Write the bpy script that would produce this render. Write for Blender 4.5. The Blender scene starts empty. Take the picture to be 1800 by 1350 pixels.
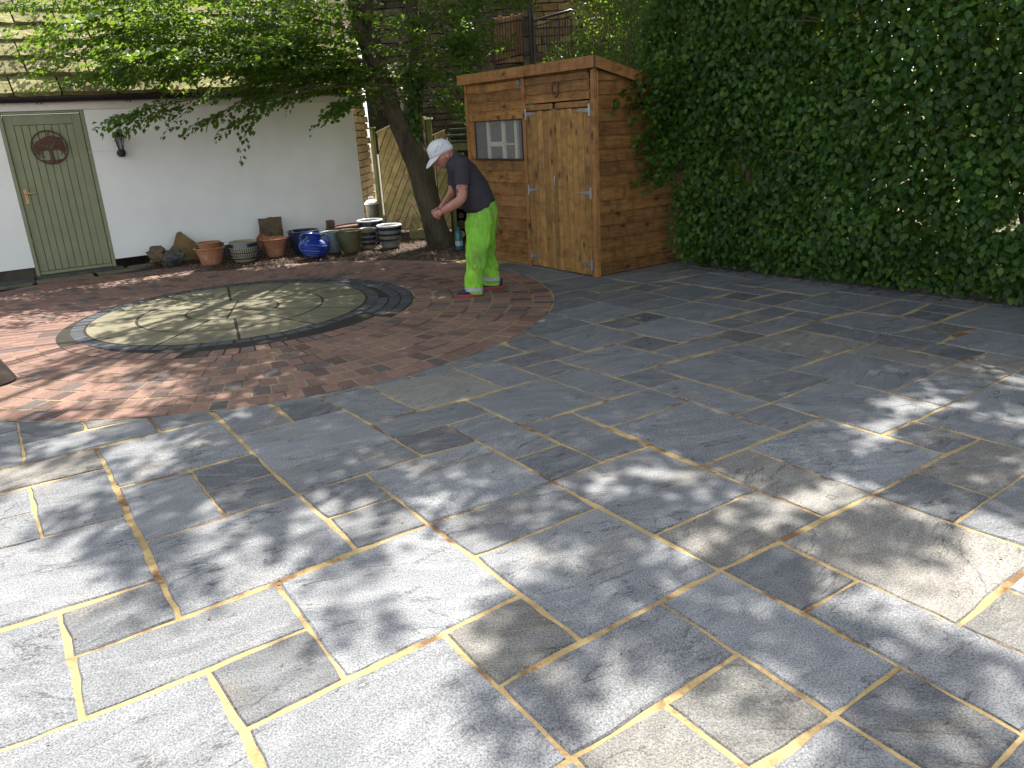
import bpy, bmesh, math, random
import numpy as np
from mathutils import Vector, Matrix
random.seed(7); rng = np.random.default_rng(7)
sc = bpy.context.scene
col = sc.collection
PI = math.pi

# ------------------------------------------------------------ camera, sky, sun, exposure
cam = bpy.data.cameras.new('camera'); camo = bpy.data.objects.new('camera', cam); col.objects.link(camo)
cam.sensor_fit = 'HORIZONTAL'; cam.sensor_width = 36.0; cam.lens = 27.086
cam.clip_start = 0.05; cam.clip_end = 600
F_ = Vector((0, .9480107, -.31823845)); R_ = Vector((.99849451, -.01745591, -.05199998)); D_ = Vector((-.05485168, -.31775935, -.94658348))
m = Matrix.Identity(4)
for i in range(3):
    m[i][0] = R_[i]; m[i][1] = -D_[i]; m[i][2] = -F_[i]
m[0][3], m[1][3], m[2][3] = 0, 0, 1.45
camo.matrix_world = m
sc.camera = camo

SUN_EL = math.radians(55.0)
SUN_AZ = math.radians(75.0)                 # direction towards the sun, measured from +x
SD = Vector((math.cos(SUN_AZ)*math.cos(SUN_EL), math.sin(SUN_AZ)*math.cos(SUN_EL), math.sin(SUN_EL)))
w = bpy.data.worlds.new('World'); sc.world = w; w.use_nodes = True
nt = w.node_tree; nt.nodes.clear()
so = nt.nodes.new('ShaderNodeOutputWorld'); bg = nt.nodes.new('ShaderNodeBackground'); sky = nt.nodes.new('ShaderNodeTexSky')
sky.sky_type = 'NISHITA'; sky.sun_disc = False; sky.sun_elevation = SUN_EL; sky.sun_rotation = PI/2 - SUN_AZ
sky.air_density = 1.0; sky.dust_density = 2.0; sky.ozone_density = 1.0
bg.inputs['Strength'].default_value = 0.15
hs_ = nt.nodes.new('ShaderNodeHueSaturation'); hs_.inputs['Saturation'].default_value = .40      # thin bright summer haze
nt.links.new(sky.outputs[0], hs_.inputs['Color']); nt.links.new(hs_.outputs[0], bg.inputs[0]); nt.links.new(bg.outputs[0], so.inputs[0])
sl = bpy.data.lights.new('sun', 'SUN'); sl.energy = 5.0; sl.angle = math.radians(.53); sl.color = (1, .95, .86)
slo = bpy.data.objects.new('sun', sl); col.objects.link(slo); slo.rotation_euler = (-SD).to_track_quat('-Z', 'Y').to_euler()
sc.render.engine = 'CYCLES'
sc.view_settings.view_transform = 'Standard'; sc.view_settings.look = 'None'
sc.view_settings.exposure = 1.5; sc.view_settings.gamma = 1
sc.cycles.max_bounces = 8; sc.cycles.transparent_max_bounces = 8; sc.cycles.diffuse_bounces = 4

# ------------------------------------------------------------ helpers
class MB:
    """collects shapes, builds one mesh"""
    def __init__(s): s.v = []; s.f = []
    def add(s, vs, fs):
        n = len(s.v); s.v += [tuple(v) for v in vs]; s.f += [tuple(n+i for i in f) for f in fs]
    def box(s, x0, x1, y0, y1, z0, z1, M=None, ch=0):
        if ch:
            s.cbox(x0, x1, y0, y1, z0, z1, ch, M); return
        vs = [Vector((x, y, z)) for z in (z0, z1) for y in (y0, y1) for x in (x0, x1)]
        if M: vs = [M @ v for v in vs]
        s.add(vs, [(0,2,3,1),(4,5,7,6),(0,1,5,4),(2,6,7,3),(0,4,6,2),(1,3,7,5)])
    def cbox(s, x0, x1, y0, y1, z0, z1, c, M=None):
        b = bmesh.new(); bmesh.ops.create_cube(b, size=1)
        for v in b.verts: v.co = Vector(((x0+x1)/2+v.co.x*(x1-x0), (y0+y1)/2+v.co.y*(y1-y0), (z0+z1)/2+v.co.z*(z1-z0)))
        bmesh.ops.bevel(b, geom=list(b.edges), offset=c, segments=1, affect='EDGES')
        b.verts.index_update()
        vs = [(M @ v.co) if M else v.co.copy() for v in b.verts]
        s.add(vs, [tuple(v.index for v in f.verts) for f in b.faces]); b.free()
    def tube(s, pts, rad, n=8, cap=True, sq=None):
        pts = [Vector(p) for p in pts]; k = len(pts)
        if not hasattr(rad, '__len__'): rad = [rad]*k
        rings = []; prev = None
        for i, p in enumerate(pts):
            t = (pts[min(i+1, k-1)]-pts[max(i-1, 0)]).normalized()
            if prev is None:
                a = Vector((0, 0, 1)) if abs(t.z) < .9 else Vector((1, 0, 0)); u = t.cross(a).normalized()
            else:
                u = (prev - t*prev.dot(t)).normalized()
            prev = u; v = t.cross(u)
            rings.append([p+(u*math.cos(2*PI*j/n)+v*math.sin(2*PI*j/n))*rad[i] for j in range(n)])
        s.rings(rings, cap)
    def rings(s, rings, cap=True, closed=True):
        n = len(rings[0]); base = len(s.v)
        for r in rings: s.v += [tuple(p) for p in r]
        for i in range(len(rings)-1):
            for j in range(n if closed else n-1):
                a = base+i*n+j; b = base+i*n+(j+1) % n
                s.f.append((a, b, b+n, a+n))
        if cap:
            s.f.append(tuple(base+j for j in reversed(range(n)))); s.f.append(tuple(base+(len(rings)-1)*n+j for j in range(n)))
    def lathe(s, prof, n=24, c=(0, 0, 0), M=None):
        rs = []
        for r, z in prof:
            ring = [Vector((c[0]+r*math.cos(2*PI*j/n), c[1]+r*math.sin(2*PI*j/n), c[2]+z)) for j in range(n)]
            if M: ring = [M @ p for p in ring]
            rs.append(ring)
        s.rings(rs, True)
    def mesh(s, name, mat, smooth=False, angle=None):
        me = bpy.data.meshes.new(name); me.from_pydata(s.v, [], s.f); me.materials.append(mat)
        if smooth:
            me.polygons.foreach_set('use_smooth', [True]*len(me.polygons))
            if angle: me.set_sharp_from_angle(angle=math.radians(angle))
        me.update(); return me
    def build(s, name, mat, parent=None, smooth=False, angle=None):
        return link(name, s.mesh(name, mat, smooth, angle), parent)

def link(name, data, parent=None, loc=None, rot=None, color=None):
    o = bpy.data.objects.new(name, data); col.objects.link(o)
    if parent: o.parent = parent
    if loc is not None: o.location = loc
    if rot is not None: o.rotation_euler = rot
    if color: o.color = (*color, 1)
    return o
def tag(o, label=None, cat=None, group=None, kind=None):
    if label: o['label'] = label
    if cat: o['category'] = cat
    if group: o['group'] = group
    if kind: o['kind'] = kind
    return o
def thing(name, label, cat, loc=(0, 0, 0), rz=0, group=None):
    o = bpy.data.objects.new(name, None); col.objects.link(o); o.empty_display_size = .1
    o.location = loc; o.rotation_euler = (0, 0, rz)
    return tag(o, label, cat, group)
def struct(o): o['kind'] = 'structure'; return o
def arr_mesh(name, V, T, mat, smooth=False):
    """V (n,3) float, T (m,3) int"""
    me = bpy.data.meshes.new(name); V = np.ascontiguousarray(V, dtype=np.float32); T = np.ascontiguousarray(T, dtype=np.int32)
    me.vertices.add(len(V)); me.vertices.foreach_set('co', V.ravel())
    me.loops.add(T.size); me.loops.foreach_set('vertex_index', T.ravel())
    me.polygons.add(len(T)); me.polygons.foreach_set('loop_start', np.arange(0, T.size, 3, dtype=np.int32))
    me.polygons.foreach_set('loop_total', np.full(len(T), 3, dtype=np.int32))
    me.update(calc_edges=True); me.validate(); me.materials.append(mat)
    if smooth: me.polygons.foreach_set('use_smooth', [True]*len(T))
    return me

# ------------------------------------------------------------ materials
def newmat(name):
    mt = bpy.data.materials.new(name); mt.use_nodes = True
    n = mt.node_tree; n.nodes.clear()
    o = n.nodes.new('ShaderNodeOutputMaterial'); b = n.nodes.new('ShaderNodeBsdfPrincipled')
    n.links.new(b.outputs[0], o.inputs[0]); return mt, n, b, o
class G:
    def __init__(s, nt): s.nt = nt
    def n(s, t, **k):
        x = s.nt.nodes.new('ShaderNode'+t)
        for a, v in k.items():
            if a in x.inputs: s.set(x.inputs[a], v)
            else: setattr(x, a, v)
        return x
    def set(s, inp, v):
        if hasattr(v, 'is_linked') or hasattr(v, 'links'): s.nt.links.new(v, inp)
        elif isinstance(v, tuple) and len(v) == 3 and inp.type == 'RGBA': inp.default_value = (*v, 1)
        else: inp.default_value = v
    def coord(s, which='Object', scale=(1, 1, 1), rot=(0, 0, 0)):
        t = s.n('TexCoord'); mp = s.nt.nodes.new('ShaderNodeMapping'); mp.inputs['Scale'].default_value = scale; mp.inputs['Rotation'].default_value = rot
        s.nt.links.new(t.outputs[which], mp.inputs[0]); return mp.outputs[0]
    def world(s, scale=(1, 1, 1), off=None):
        g = s.n('NewGeometry'); v = g.outputs['Position']
        mp = s.nt.nodes.new('ShaderNodeMapping'); mp.inputs['Scale'].default_value = scale
        s.nt.links.new(v, mp.inputs[0]); v = mp.outputs[0]
        if off is not None:
            a = s.nt.nodes.new('ShaderNodeVectorMath'); a.operation = 'ADD'; s.nt.links.new(v, a.inputs[0]); s.nt.links.new(off, a.inputs[1]); v = a.outputs[0]
        return v
    def noise(s, vec, scale, detail=4, rough=.55, dist=0):
        x = s.nt.nodes.new('ShaderNodeTexNoise'); s.nt.links.new(vec, x.inputs['Vector'])
        x.inputs['Scale'].default_value = scale; x.inputs['Detail'].default_value = detail; x.inputs['Roughness'].default_value = rough; x.inputs['Distortion'].default_value = dist
        return x.outputs['Fac']
    def vor(s, vec, scale, feat='F1', out='Distance'):
        x = s.nt.nodes.new('ShaderNodeTexVoronoi'); x.feature = feat; s.nt.links.new(vec, x.inputs['Vector']); x.inputs['Scale'].default_value = scale
        return x.outputs[out]
    def ramp(s, fac, stops, interp='LINEAR'):
        x = s.nt.nodes.new('ShaderNodeValToRGB'); x.color_ramp.interpolation = interp
        e = x.color_ramp.elements
        while len(e) < len(stops): e.new(.5)
        for i, (p, c) in enumerate(stops):
            e[i].position = p; e[i].color = (*c, 1) if not isinstance(c, (int, float)) else (c, c, c, 1)
        s.nt.links.new(fac, x.inputs[0]); return x.outputs[0]
    def mix(s, a, b, fac, mode='MIX'):
        x = s.nt.nodes.new('ShaderNodeMix'); x.data_type = 'RGBA'; x.blend_type = mode
        s.set(x.inputs[0], fac); s.set(x.inputs[6], a); s.set(x.inputs[7], b); return x.outputs[2]
    def math(s, op, a, b=None, c=None):
        x = s.nt.nodes.new('ShaderNodeMath'); x.operation = op; s.set(x.inputs[0], a)
        if b is not None: s.set(x.inputs[1], b)
        if c is not None: s.set(x.inputs[2], c)
        return x.outputs[0]
    def rnd(s):
        """per object + per island random"""
        a = s.n('ObjectInfo').outputs['Random']; b = s.n('NewGeometry').outputs['Random Per Island']
        return s.math('FRACT', s.math('ADD', a, b))
    def bump(s, h, strength, dist, prev=None):
        x = s.nt.nodes.new('ShaderNodeBump'); x.inputs['Strength'].default_value = strength; x.inputs['Distance'].default_value = dist
        s.nt.links.new(h, x.inputs['Height'])
        if prev is not None: s.nt.links.new(prev, x.inputs['Normal'])
        return x.outputs[0]

def mat_slab():
    mt, nt, b, o = newmat('riven_slab'); g = G(nt)
    oi = g.n('ObjectInfo'); r = oi.outputs['Random']
    off = g.n('CombineXYZ', X=g.math('MULTIPLY', r, 40.), Y=g.math('MULTIPLY', r, 23.), Z=0.).outputs[0]
    v = g.world(off=off)
    # streaks along the bed of the slab
    rot = nt.nodes.new('ShaderNodeVectorRotate'); rot.rotation_type = 'Z_AXIS'; nt.links.new(v, rot.inputs[0]); g.set(rot.inputs['Angle'], g.math('ADD', g.math('MULTIPLY', r, 1.2), -1.0))
    mp = nt.nodes.new('ShaderNodeMapping'); mp.inputs['Scale'].default_value = (1, 3.2, 1); nt.links.new(rot.outputs[0], mp.inputs[0]); vs = mp.outputs[0]
    cloud = g.noise(v, 3.2, 5, .6, .6); streak = g.noise(vs, 4.0, 6, .62, 1.2)
    fine = g.noise(v, 170, 2, .7); grit = g.noise(v, 420, 2, .8)
    base = g.mix(oi.outputs['Color'], g.mix(oi.outputs['Color'], (.06, .067, .08), .55), g.ramp(cloud, [(.30, .75), (.72, 0.)]))
    base = g.mix(base, g.mix(base, (.20, .155, .095), .55), g.ramp(g.noise(v, 1.7, 4, .6, .8), [(.56, 0.), (.75, .75)]))
    base = g.mix(base, g.mix(base, (1, 1, 1), .07), g.ramp(streak, [(.45, 0.), (.75, 1.)]))
    sp = g.ramp(fine, [(.32, .34), (.5, 1.0), (.70, 1.6)]); base = g.mix(base, sp, .95, 'MULTIPLY')
    sp2 = g.ramp(grit, [(.30, .72), (.5, 1.), (.70, 1.3)]); base = g.mix(base, sp2, .6, 'MULTIPLY')
    # riven laminar edges: thin dark contour lines
    w1 = g.noise(vs, 1.6, 6, .6, .5)
    line = g.ramp(g.math('ABSOLUTE', g.math('SUBTRACT', w1, .52)), [(0., .25), (.005, .55), (.011, 1.)])
    msk = g.ramp(g.noise(v, 5.0, 3, .5), [(.46, 1.), (.54, 0.)])
    base = g.mix(base, g.mix(line, (1, 1, 1), msk), .85, 'MULTIPLY')
    chip = g.ramp(g.vor(v, 26), [(.035, .45), (.06, 1.)])
    base = g.mix(base, chip, .35, 'MULTIPLY')
    nt.links.new(base, b.inputs['Base Color'])
    b.inputs['Roughness'].default_value = .72; b.inputs['Specular IOR Level'].default_value = .35
    h = g.math('ADD', g.math('MULTIPLY', w1, 1.0), g.math('MULTIPLY', streak, .12))
    step = g.ramp(w1, [(.44, 0.), (.452, .5), (.535, .55), (.545, 1.)])
    n1 = g.bump(h, .35, .009); n2 = g.bump(step, .45, .003, n1); n3 = g.bump(fine, .8, .0022, n2)
    nt.links.new(n3, b.inputs['Normal']); return mt
def mat_rough(name, c1, c2, scale=8, bump=.4, dist=.004, rough=.85, fine=90, c3=None, rand=.25, stretch=(1, 1, 1), spec=.3, coord='world', metal=0, dark=None):
    mt, nt, b, o = newmat(name); g = G(nt)
    r = g.rnd()
    v = g.world(stretch) if coord == 'world' else g.coord('Object', stretch)
    a = g.noise(v, scale, 5, .6, .4); f = g.noise(v, fine, 3, .6)
    base = g.mix(c1, c2, g.ramp(a, [(.33, 0.), (.67, 1.)]))
    if c3: base = g.mix(base, c3, g.ramp(g.noise(v, scale*.6, 5, .65, .5), [(.52, 0.), (.66, 1.)]))
    base = g.mix(base, g.ramp(f, [(.3, .7), (.5, 1.), (.7, 1.25)]), .7, 'MULTIPLY')
    base = g.mix(base, g.ramp(r, [(0., 1-rand), (1., 1+rand)]), 1., 'MULTIPLY')
    nt.links.new(base, b.inputs['Base Color']); b.inputs['Roughness'].default_value = rough; b.inputs['Specular IOR Level'].default_value = spec; b.inputs['Metallic'].default_value = metal
    n1 = g.bump(a, bump, dist*2); nt.links.new(g.bump(f, bump, dist*.5, n1), b.inputs['Normal']); return mt
def mat_brick():
    mt, nt, b, o = newmat('paving_brick'); g = G(nt); r = g.rnd(); v = g.world()
    c = g.ramp(r, [(0., (.075, .046, .040)), (.12, (.140, .082, .066)), (.5, (.178, .101, .078)), (.85, (.205, .115, .090)), (.93, (.10, .074, .070)), (1., (.07, .062, .066))])
    f = g.noise(v, 260, 2, .75); k = g.noise(v, 26, 4, .6)
    c = g.mix(c, g.ramp(f, [(.3, .55), (.5, 1.), (.7, 1.55)]), .8, 'MULTIPLY'); c = g.mix(c, g.ramp(k, [(.3, .8), (.7, 1.2)]), .8, 'MULTIPLY')
    c = g.mix(c, (.30, .22, .15), g.ramp(g.noise(v, 9, 5, .7), [(.60, 0.), (.78, .35)]))
    nt.links.new(c, b.inputs['Base Color']); b.inputs['Roughness'].default_value = .78; b.inputs['Specular IOR Level'].default_value = .3
    nt.links.new(g.bump(f, .6, .0016, g.bump(k, .3, .003)), b.inputs['Normal']); return mt
def mat_mortar(name, c1, c2, c3, lvl=.5):
    mt, nt, b, o = newmat(name); g = G(nt); v = g.world()
    a = g.noise(v, 7, 5, .6); f = g.noise(v, 120, 3, .7); d = g.noise(v, 2.6, 6, .65)
    c = g.mix(c1, c2, g.ramp(a, [(.35, 0.), (.65, 1.)])); c = g.mix(c, c3, g.ramp(d, [(lvl, 0.), (lvl+.07, 1.)]))
    c = g.mix(c, g.ramp(f, [(.3, .75), (.7, 1.2)]), .8, 'MULTIPLY')
    nt.links.new(c, b.inputs['Base Color']); b.inputs['Roughness'].default_value = .9; b.inputs['Specular IOR Level'].default_value = .2
    nt.links.new(g.bump(f, .7, .003, g.bump(a, .5, .01)), b.inputs['Normal']); return mt
def mat_wood(name, c1, c2, axis, knots=True, rough=.6, sc_=1.0, rand=.22, green=None):
    """grain runs along the object axis given"""
    mt, nt, b, o = newmat(name); g = G(nt)
    r = g.rnd()
    st = [9., 9., 9.]; st[axis] = .9
    oi = g.math('MULTIPLY', r, 31.)
    off = g.n('CombineXYZ', X=oi, Y=g.math('MULTIPLY', oi, 1.7), Z=g.math('MULTIPLY', oi, 2.3)).outputs[0]
    t = g.n('TexCoord').outputs['Object']
    ad = nt.nodes.new('ShaderNodeVectorMath'); ad.operation = 'ADD'; nt.links.new(t, ad.inputs[0]); nt.links.new(off, ad.inputs[1])
    mp = nt.nodes.new('ShaderNodeMapping'); mp.inputs['Scale'].default_value = tuple(x*sc_ for x in st); nt.links.new(ad.outputs[0], mp.inputs[0])
    a = g.noise(mp.outputs[0], 3.5, 6, .6, 1.6)
    st2 = [40., 40., 40.]; st2[axis] = 1.6
    mp2 = nt.nodes.new('ShaderNodeMapping'); mp2.inputs['Scale'].default_value = tuple(x*sc_ for x in st2); nt.links.new(ad.outputs[0], mp2.inputs[0])
    f = g.noise(mp2.outputs[0], 2.2, 4, .6, .5)
    c = g.mix(c1, c2, g.ramp(a, [(.35, 0.), (.62, 1.)])); c = g.mix(c, g.ramp(f, [(.3, .72), (.7, 1.2)]), .75, 'MULTIPLY')
    st4 = [2.6]*3; st4[axis] = 5.0
    mp4 = nt.nodes.new('ShaderNodeMapping'); mp4.inputs['Scale'].default_value = tuple(st4); nt.links.new(ad.outputs[0], mp4.inputs[0])
    blot = g.noise(mp4.outputs[0], 2.2, 4, .6, .4)
    c = g.mix(c, g.ramp(blot, [(.32, .58), (.5, 1.), (.7, 1.22)]), .9, 'MULTIPLY')
    h = a
    if knots:
        st3 = [7., 7., 7.]; st3[axis] = 3.6
        mp3 = nt.nodes.new('ShaderNodeMapping'); mp3.inputs['Scale'].default_value = tuple(x*sc_ for x in st3); nt.links.new(ad.outputs[0], mp3.inputs[0])
        k = g.vor(mp3.outputs[0], 1.15); km = g.ramp(k, [(.07, .16), (.13, .55), (.24, 1.)])
        c = g.mix(c, km, .95, 'MULTIPLY')
    c = g.mix(c, g.ramp(r, [(0., 1-rand), (1., 1+rand)]), 1., 'MULTIPLY')
    if green:
        gz = g.noise(g.world(), 3.0, 5, .6, .5)
        c = g.mix(c, green, g.ramp(gz, [(.42, 0.), (.66, .85)]))
    nt.links.new(c, b.inputs['Base Color']); b.inputs['Roughness'].default_value = rough; b.inputs['Specular IOR Level'].default_value = .35
    nt.links.new(g.bump(f, .35, .002, g.bump(a, .2, .003)), b.inputs['Normal']); return mt
def mat_leaf(name, cols, trans=.38, rough=.42, tcol=(.30, .48, .04), spec=.35):
    mt = bpy.data.materials.new(name); mt.use_nodes = True; nt = mt.node_tree; nt.nodes.clear(); g = G(nt)
    o = g.n('OutputMaterial'); b = g.n('BsdfPrincipled'); tr = g.n('BsdfTranslucent'); mx = g.n('MixShader')
    r = g.rnd(); n = len(cols)
    c = g.ramp(r, [(i/(n-1), cc) for i, cc in enumerate(cols)])
    big = g.noise(g.world(), 1.6, 3, .5); c = g.mix(c, g.ramp(big, [(.35, .72), (.65, 1.3)]), .8, 'MULTIPLY')
    nt.links.new(c, b.inputs['Base Color']); b.inputs['Roughness'].default_value = rough; b.inputs['Specular IOR Level'].default_value = spec
    tc = g.mix(c, tcol, .75); nt.links.new(tc, tr.inputs[0])
    mx.inputs[0].default_value = trans; nt.links.new(b.outputs[0], mx.inputs[1]); nt.links.new(tr.outputs[0], mx.inputs[2]); nt.links.new(mx.outputs[0], o.inputs[0])
    return mt
def mat_sheen_pane(name):
    mt = bpy.data.materials.new(name); mt.use_nodes = True; nt = mt.node_tree; nt.nodes.clear(); g = G(nt)
    o = g.n('OutputMaterial'); t = g.n('BsdfTransparent'); gl = g.n('BsdfPrincipled'); mx = g.n('MixShader')
    gl.inputs['Base Color'].default_value = (.30, .29, .27, 1); gl.inputs['Roughness'].default_value = .15; mx.inputs[0].default_value = .27  # grey mixed in to imitate reflection and a lit interior
    nt.links.new(t.outputs[0], mx.inputs[1]); nt.links.new(gl.outputs[0], mx.inputs[2]); nt.links.new(mx.outputs[0], o.inputs[0]); return mt
def mat_plain(name, c, rough=.5, metal=0, spec=.5, noise=.12, scale=12, coat=0, bump=.1):
    mt, nt, b, o = newmat(name); g = G(nt); v = g.world(); a = g.noise(v, scale, 5, .6)
    cc = g.mix(c, g.ramp(a, [(.3, 1-noise*1.6), (.7, 1+noise)]), 1., 'MULTIPLY')
    nt.links.new(cc, b.inputs['Base Color']); b.inputs['Roughness'].default_value = rough; b.inputs['Metallic'].default_value = metal; b.inputs['Specular IOR Level'].default_value = spec
    b.inputs['Coat Weight'].default_value = coat
    nt.links.new(g.bump(g.noise(v, scale*6, 3), bump, .002), b.inputs['Normal']); return mt
def mat_glass(name, tint=(.75, .8, .85), refl=.12):
    mt = bpy.data.materials.new(name); mt.use_nodes = True; nt = mt.node_tree; nt.nodes.clear(); g = G(nt)
    o = g.n('OutputMaterial'); t = g.n('BsdfTransparent'); gl = g.n('BsdfGlossy'); mx = g.n('MixShader')
    t.inputs[0].default_value = (*tint, 1); gl.inputs['Roughness'].default_value = .06
    fr = g.n('Fresnel'); fr.inputs[0].default_value = 1.5
    nt.links.new(g.math('ADD', fr.outputs[0], refl), mx.inputs[0]); nt.links.new(t.outputs[0], mx.inputs[1]); nt.links.new(gl.outputs[0], mx.inputs[2]); nt.links.new(mx.outputs[0], o.inputs[0]); return mt

M = {}
M['slab'] = mat_slab()
M['brick'] = mat_brick()
M['mortar'] = mat_mortar('yellow_jointing', (.29, .205, .095), (.40, .295, .140), (.15, .085, .042), .53)
M['mortar_b'] = mat_mortar('buff_jointing', (.200, .152, .096), (.248, .196, .120), (.088, .064, .048), .50)
M['sett_bed'] = mat_mortar('dark_jointing', (.022, .02, .016), (.035, .032, .025), (.08, .07, .05), .62)
M['sett'] = mat_rough('dark_sett', (.034, .038, .046), (.056, .061, .075), 14, .5, .004, .7, 140, rand=.35)
M['disc'] = mat_rough('sandy_segment', (.125, .112, .070), (.170, .155, .102), 5, .4, .003, .85, 150, c3=(.095, .09, .062), rand=.14)
M['soil'] = mat_rough('soil', (.063, .045, .032), (.105, .077, .052), 3, .6, .02, .95, 40)
M['palegravel'] = mat_rough('pale_gravel', (.238, .210, .154), (.322, .287, .217), 3, .6, .02, .95, 60)
M['chips'] = mat_rough('bark_chips', (.075, .045, .030), (.135, .09, .062), 20, .4, .004, .9, 90, rand=.55)
M['render'] = mat_plain('white_render', (.86, .85, .81), .85, noise=.035, scale=2.2, bump=.35, spec=.2)
M['fascia'] = mat_plain('cream_fascia', (.76, .72, .66), .6, noise=.06, scale=4)
M['plinth'] = mat_rough('plinth_stone', (.075, .064, .049), (.128, .109, .083), 6, .6, .008, .9, 60)
M['tile'] = mat_rough('mossy_roof_slab', (.150, .135, .058), (.25, .23, .105), 7, 1.0, .022, .95, 38, c3=(.115, .135, .035), rand=.28)
M['under'] = mat_plain('roof_underlay', (.05, .045, .035), .9)
M['gutter'] = mat_plain('black_gutter', (.016, .016, .018), .32, noise=.05)
M['door'] = mat_plain('sage_paint', (.235, .250, .142), .5, noise=.07, scale=5, bump=.08)
M['brass'] = mat_plain('brass', (.496, .304, .136), .35, metal=.7)
M['rust'] = mat_rough('rusted_steel', (.111, .053, .038), (.153, .076, .053), 30, .4, .002, .8, 120)
M['black'] = mat_plain('black_iron', (.015, .015, .016), .4, noise=.1)
M['oldbeam'] = mat_wood('old_beam', (.13, .075, .035), (.22, .13, .06), 0, True, .8)
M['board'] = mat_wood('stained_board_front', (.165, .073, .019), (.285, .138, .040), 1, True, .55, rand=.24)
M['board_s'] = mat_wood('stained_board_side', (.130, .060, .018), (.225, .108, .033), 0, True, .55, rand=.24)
M['plank'] = mat_wood('stained_plank', (.235, .118, .032), (.350, .190, .058), 2, True, .55, rand=.22)
M['trim'] = mat_wood('stained_trim', (.235, .105, .034), (.319, .155, .050), 2, True, .55, rand=.1)
M['trim_y'] = mat_wood('stained_trim_y', (.227, .099, .032), (.302, .147, .047), 1, True, .55, rand=.1)
M['trim_x'] = mat_wood('stained_trim_x', (.210, .092, .030), (.286, .139, .045), 0, True, .55, rand=.1)
M['felt'] = mat_plain('roof_felt', (.05, .055, .05), .9)
M['galv'] = mat_plain('galvanised', (.336, .352, .360), .4, metal=.8)
M['glass'] = mat_glass('window_glass')
M['lampglass'] = mat_glass('lantern_glass', (.85, .87, .88), .1)
M['sheen_pane'] = mat_sheen_pane('sheen_acrylic')
M['cream'] = mat_plain('cream_paint', (.85, .80, .62), .5)
M['fence'] = mat_wood('larch_board', (.42, .285, .13), (.56, .41, .20), 2, False, .75, rand=.22, green=(.26, .27, .07))
M['fencepost'] = mat_wood('treated_post', (.160, .152, .052), (.232, .216, .088), 2, True, .8, green=(.128, .160, .040))
M['stone_y'] = mat_rough('cream_sandstone', (.50, .35, .15), (.62, .45, .21), 9, .5, .01, .9, 70, c3=(.40, .26, .11), rand=.16)
M['stone_d'] = mat_rough('weathered_stone', (.094, .083, .063), (.151, .133, .101), 9, .8, .02, .92, 60, c3=(.058, .054, .043), rand=.35)
M['stone_b'] = mat_rough('brown_sandstone', (.230, .151, .083), (.302, .209, .115), 9, .6, .015, .92, 60, rand=.25)
M['joint_d'] = mat_plain('dark_stone_joint', (.06, .055, .045), .95)
M['joint_y'] = mat_plain('sandstone_joint', (.17, .12, .065), .95)
M['gatewood'] = mat_wood('orange_gate_board', (.315, .165, .075), (.390, .225, .112), 2, False, .7)
M['bark'] = mat_rough('beech_bark', (0.049, 0.040, 0.024), (0.086, 0.069, 0.039), 7, .9, .02, .9, 45, c3=(.028, .026, .018), stretch=(1, 1, .35), rand=.05)
M['twig'] = mat_plain('twig', (.10, .075, .05), .85)
M['leaf_tree'] = mat_leaf('beech_leaf', [(.020, .050, .006), (.028, .068, .008), (.040, .090, .010), (.060, .12, .012)], .40, .5, spec=.3)
M['leaf_hedge'] = mat_leaf('hedge_leaf', [(.014, .044, .008), (.019, .058, .009), (.027, .073, .010), (.040, .093, .012), (.08, .135, .014)], .26, .5, spec=.30)
M['leaf_shrub'] = mat_leaf('shrub_leaf', [(.024, .064, .020), (.040, .088, .024), (.064, .120, .024)], .4, .35)
M['leaf_bg'] = mat_leaf('far_leaf', [(.024, .048, .012), (.040, .080, .016), (.064, .112, .024)], .4, .5)
M['terra'] = mat_rough('terracotta', (.279, .111, .053), (.369, .164, .086), 9, .3, .003, .85, 120, c3=(.394, .230, .156), rand=.12)
M['navy'] = mat_plain('navy_glaze', (.014, .024, .048), .18, noise=.25, coat=.4)
M['blue'] = mat_plain('cobalt_glaze', (.012, .040, .260), .14, noise=.15, coat=.5)
M['olive'] = mat_rough('olive_glaze', (.075, .071, .034), (.112, .109, .056), 10, .3, .003, .45, 80, rand=.1)
M['celadon'] = mat_rough('grey_green_glaze', (.105, .143, .128), (.165, .203, .180), 14, .3, .003, .35, 80, rand=.1)
M['creamglaze'] = mat_rough('cream_glaze', (.270, .232, .150), (.330, .292, .195), 10, .2, .002, .4, 80, rand=.1)
M['whiteglaze'] = mat_plain('white_glaze', (.72, .72, .74), .3)
M['tanglaze'] = mat_rough('tan_glaze', (.165, .143, .098), (.217, .195, .143), 9, .2, .002, .4, 60, rand=.1)
M['compost'] = mat_rough('potting_sand', (.35, .22, .10), (.50, .33, .16), 20, .5, .006, .95, 60)
M['darkcompost'] = mat_rough('dark_compost', (.06, .045, .03), (.10, .075, .05), 20, .5, .006, .95, 60)
M['rock_b'] = mat_rough('brown_rock', (.119, .084, .049), (.182, .133, .077), 7, .9, .015, .9, 60, c3=(.070, .052, .038), rand=.15)
M['rock_g'] = mat_rough('grey_rock', (.052, .052, .045), (.091, .091, .077), 9, .9, .015, .85, 60, c3=(.028, .035, .032), rand=.15)
M['rock_o'] = mat_rough('ochre_slate', (.165, .105, .045), (.232, .150, .068), 7, .6, .01, .9, 60, rand=.15)
M['mossrock'] = mat_rough('mossy_block', (.288, .272, .104), (.352, .320, .160), 7, .8, .01, .95, 60)
M['skin'] = mat_plain('skin', (.399, .178, .128), .5, noise=.12, scale=18, spec=.4)
M['stubble'] = mat_plain('grey_stubble', (.34, .20, .16), .7, noise=.2, scale=60)
M['tattoo'] = mat_plain('tattoo_ink', (.06, .06, .08), .6)
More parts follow.
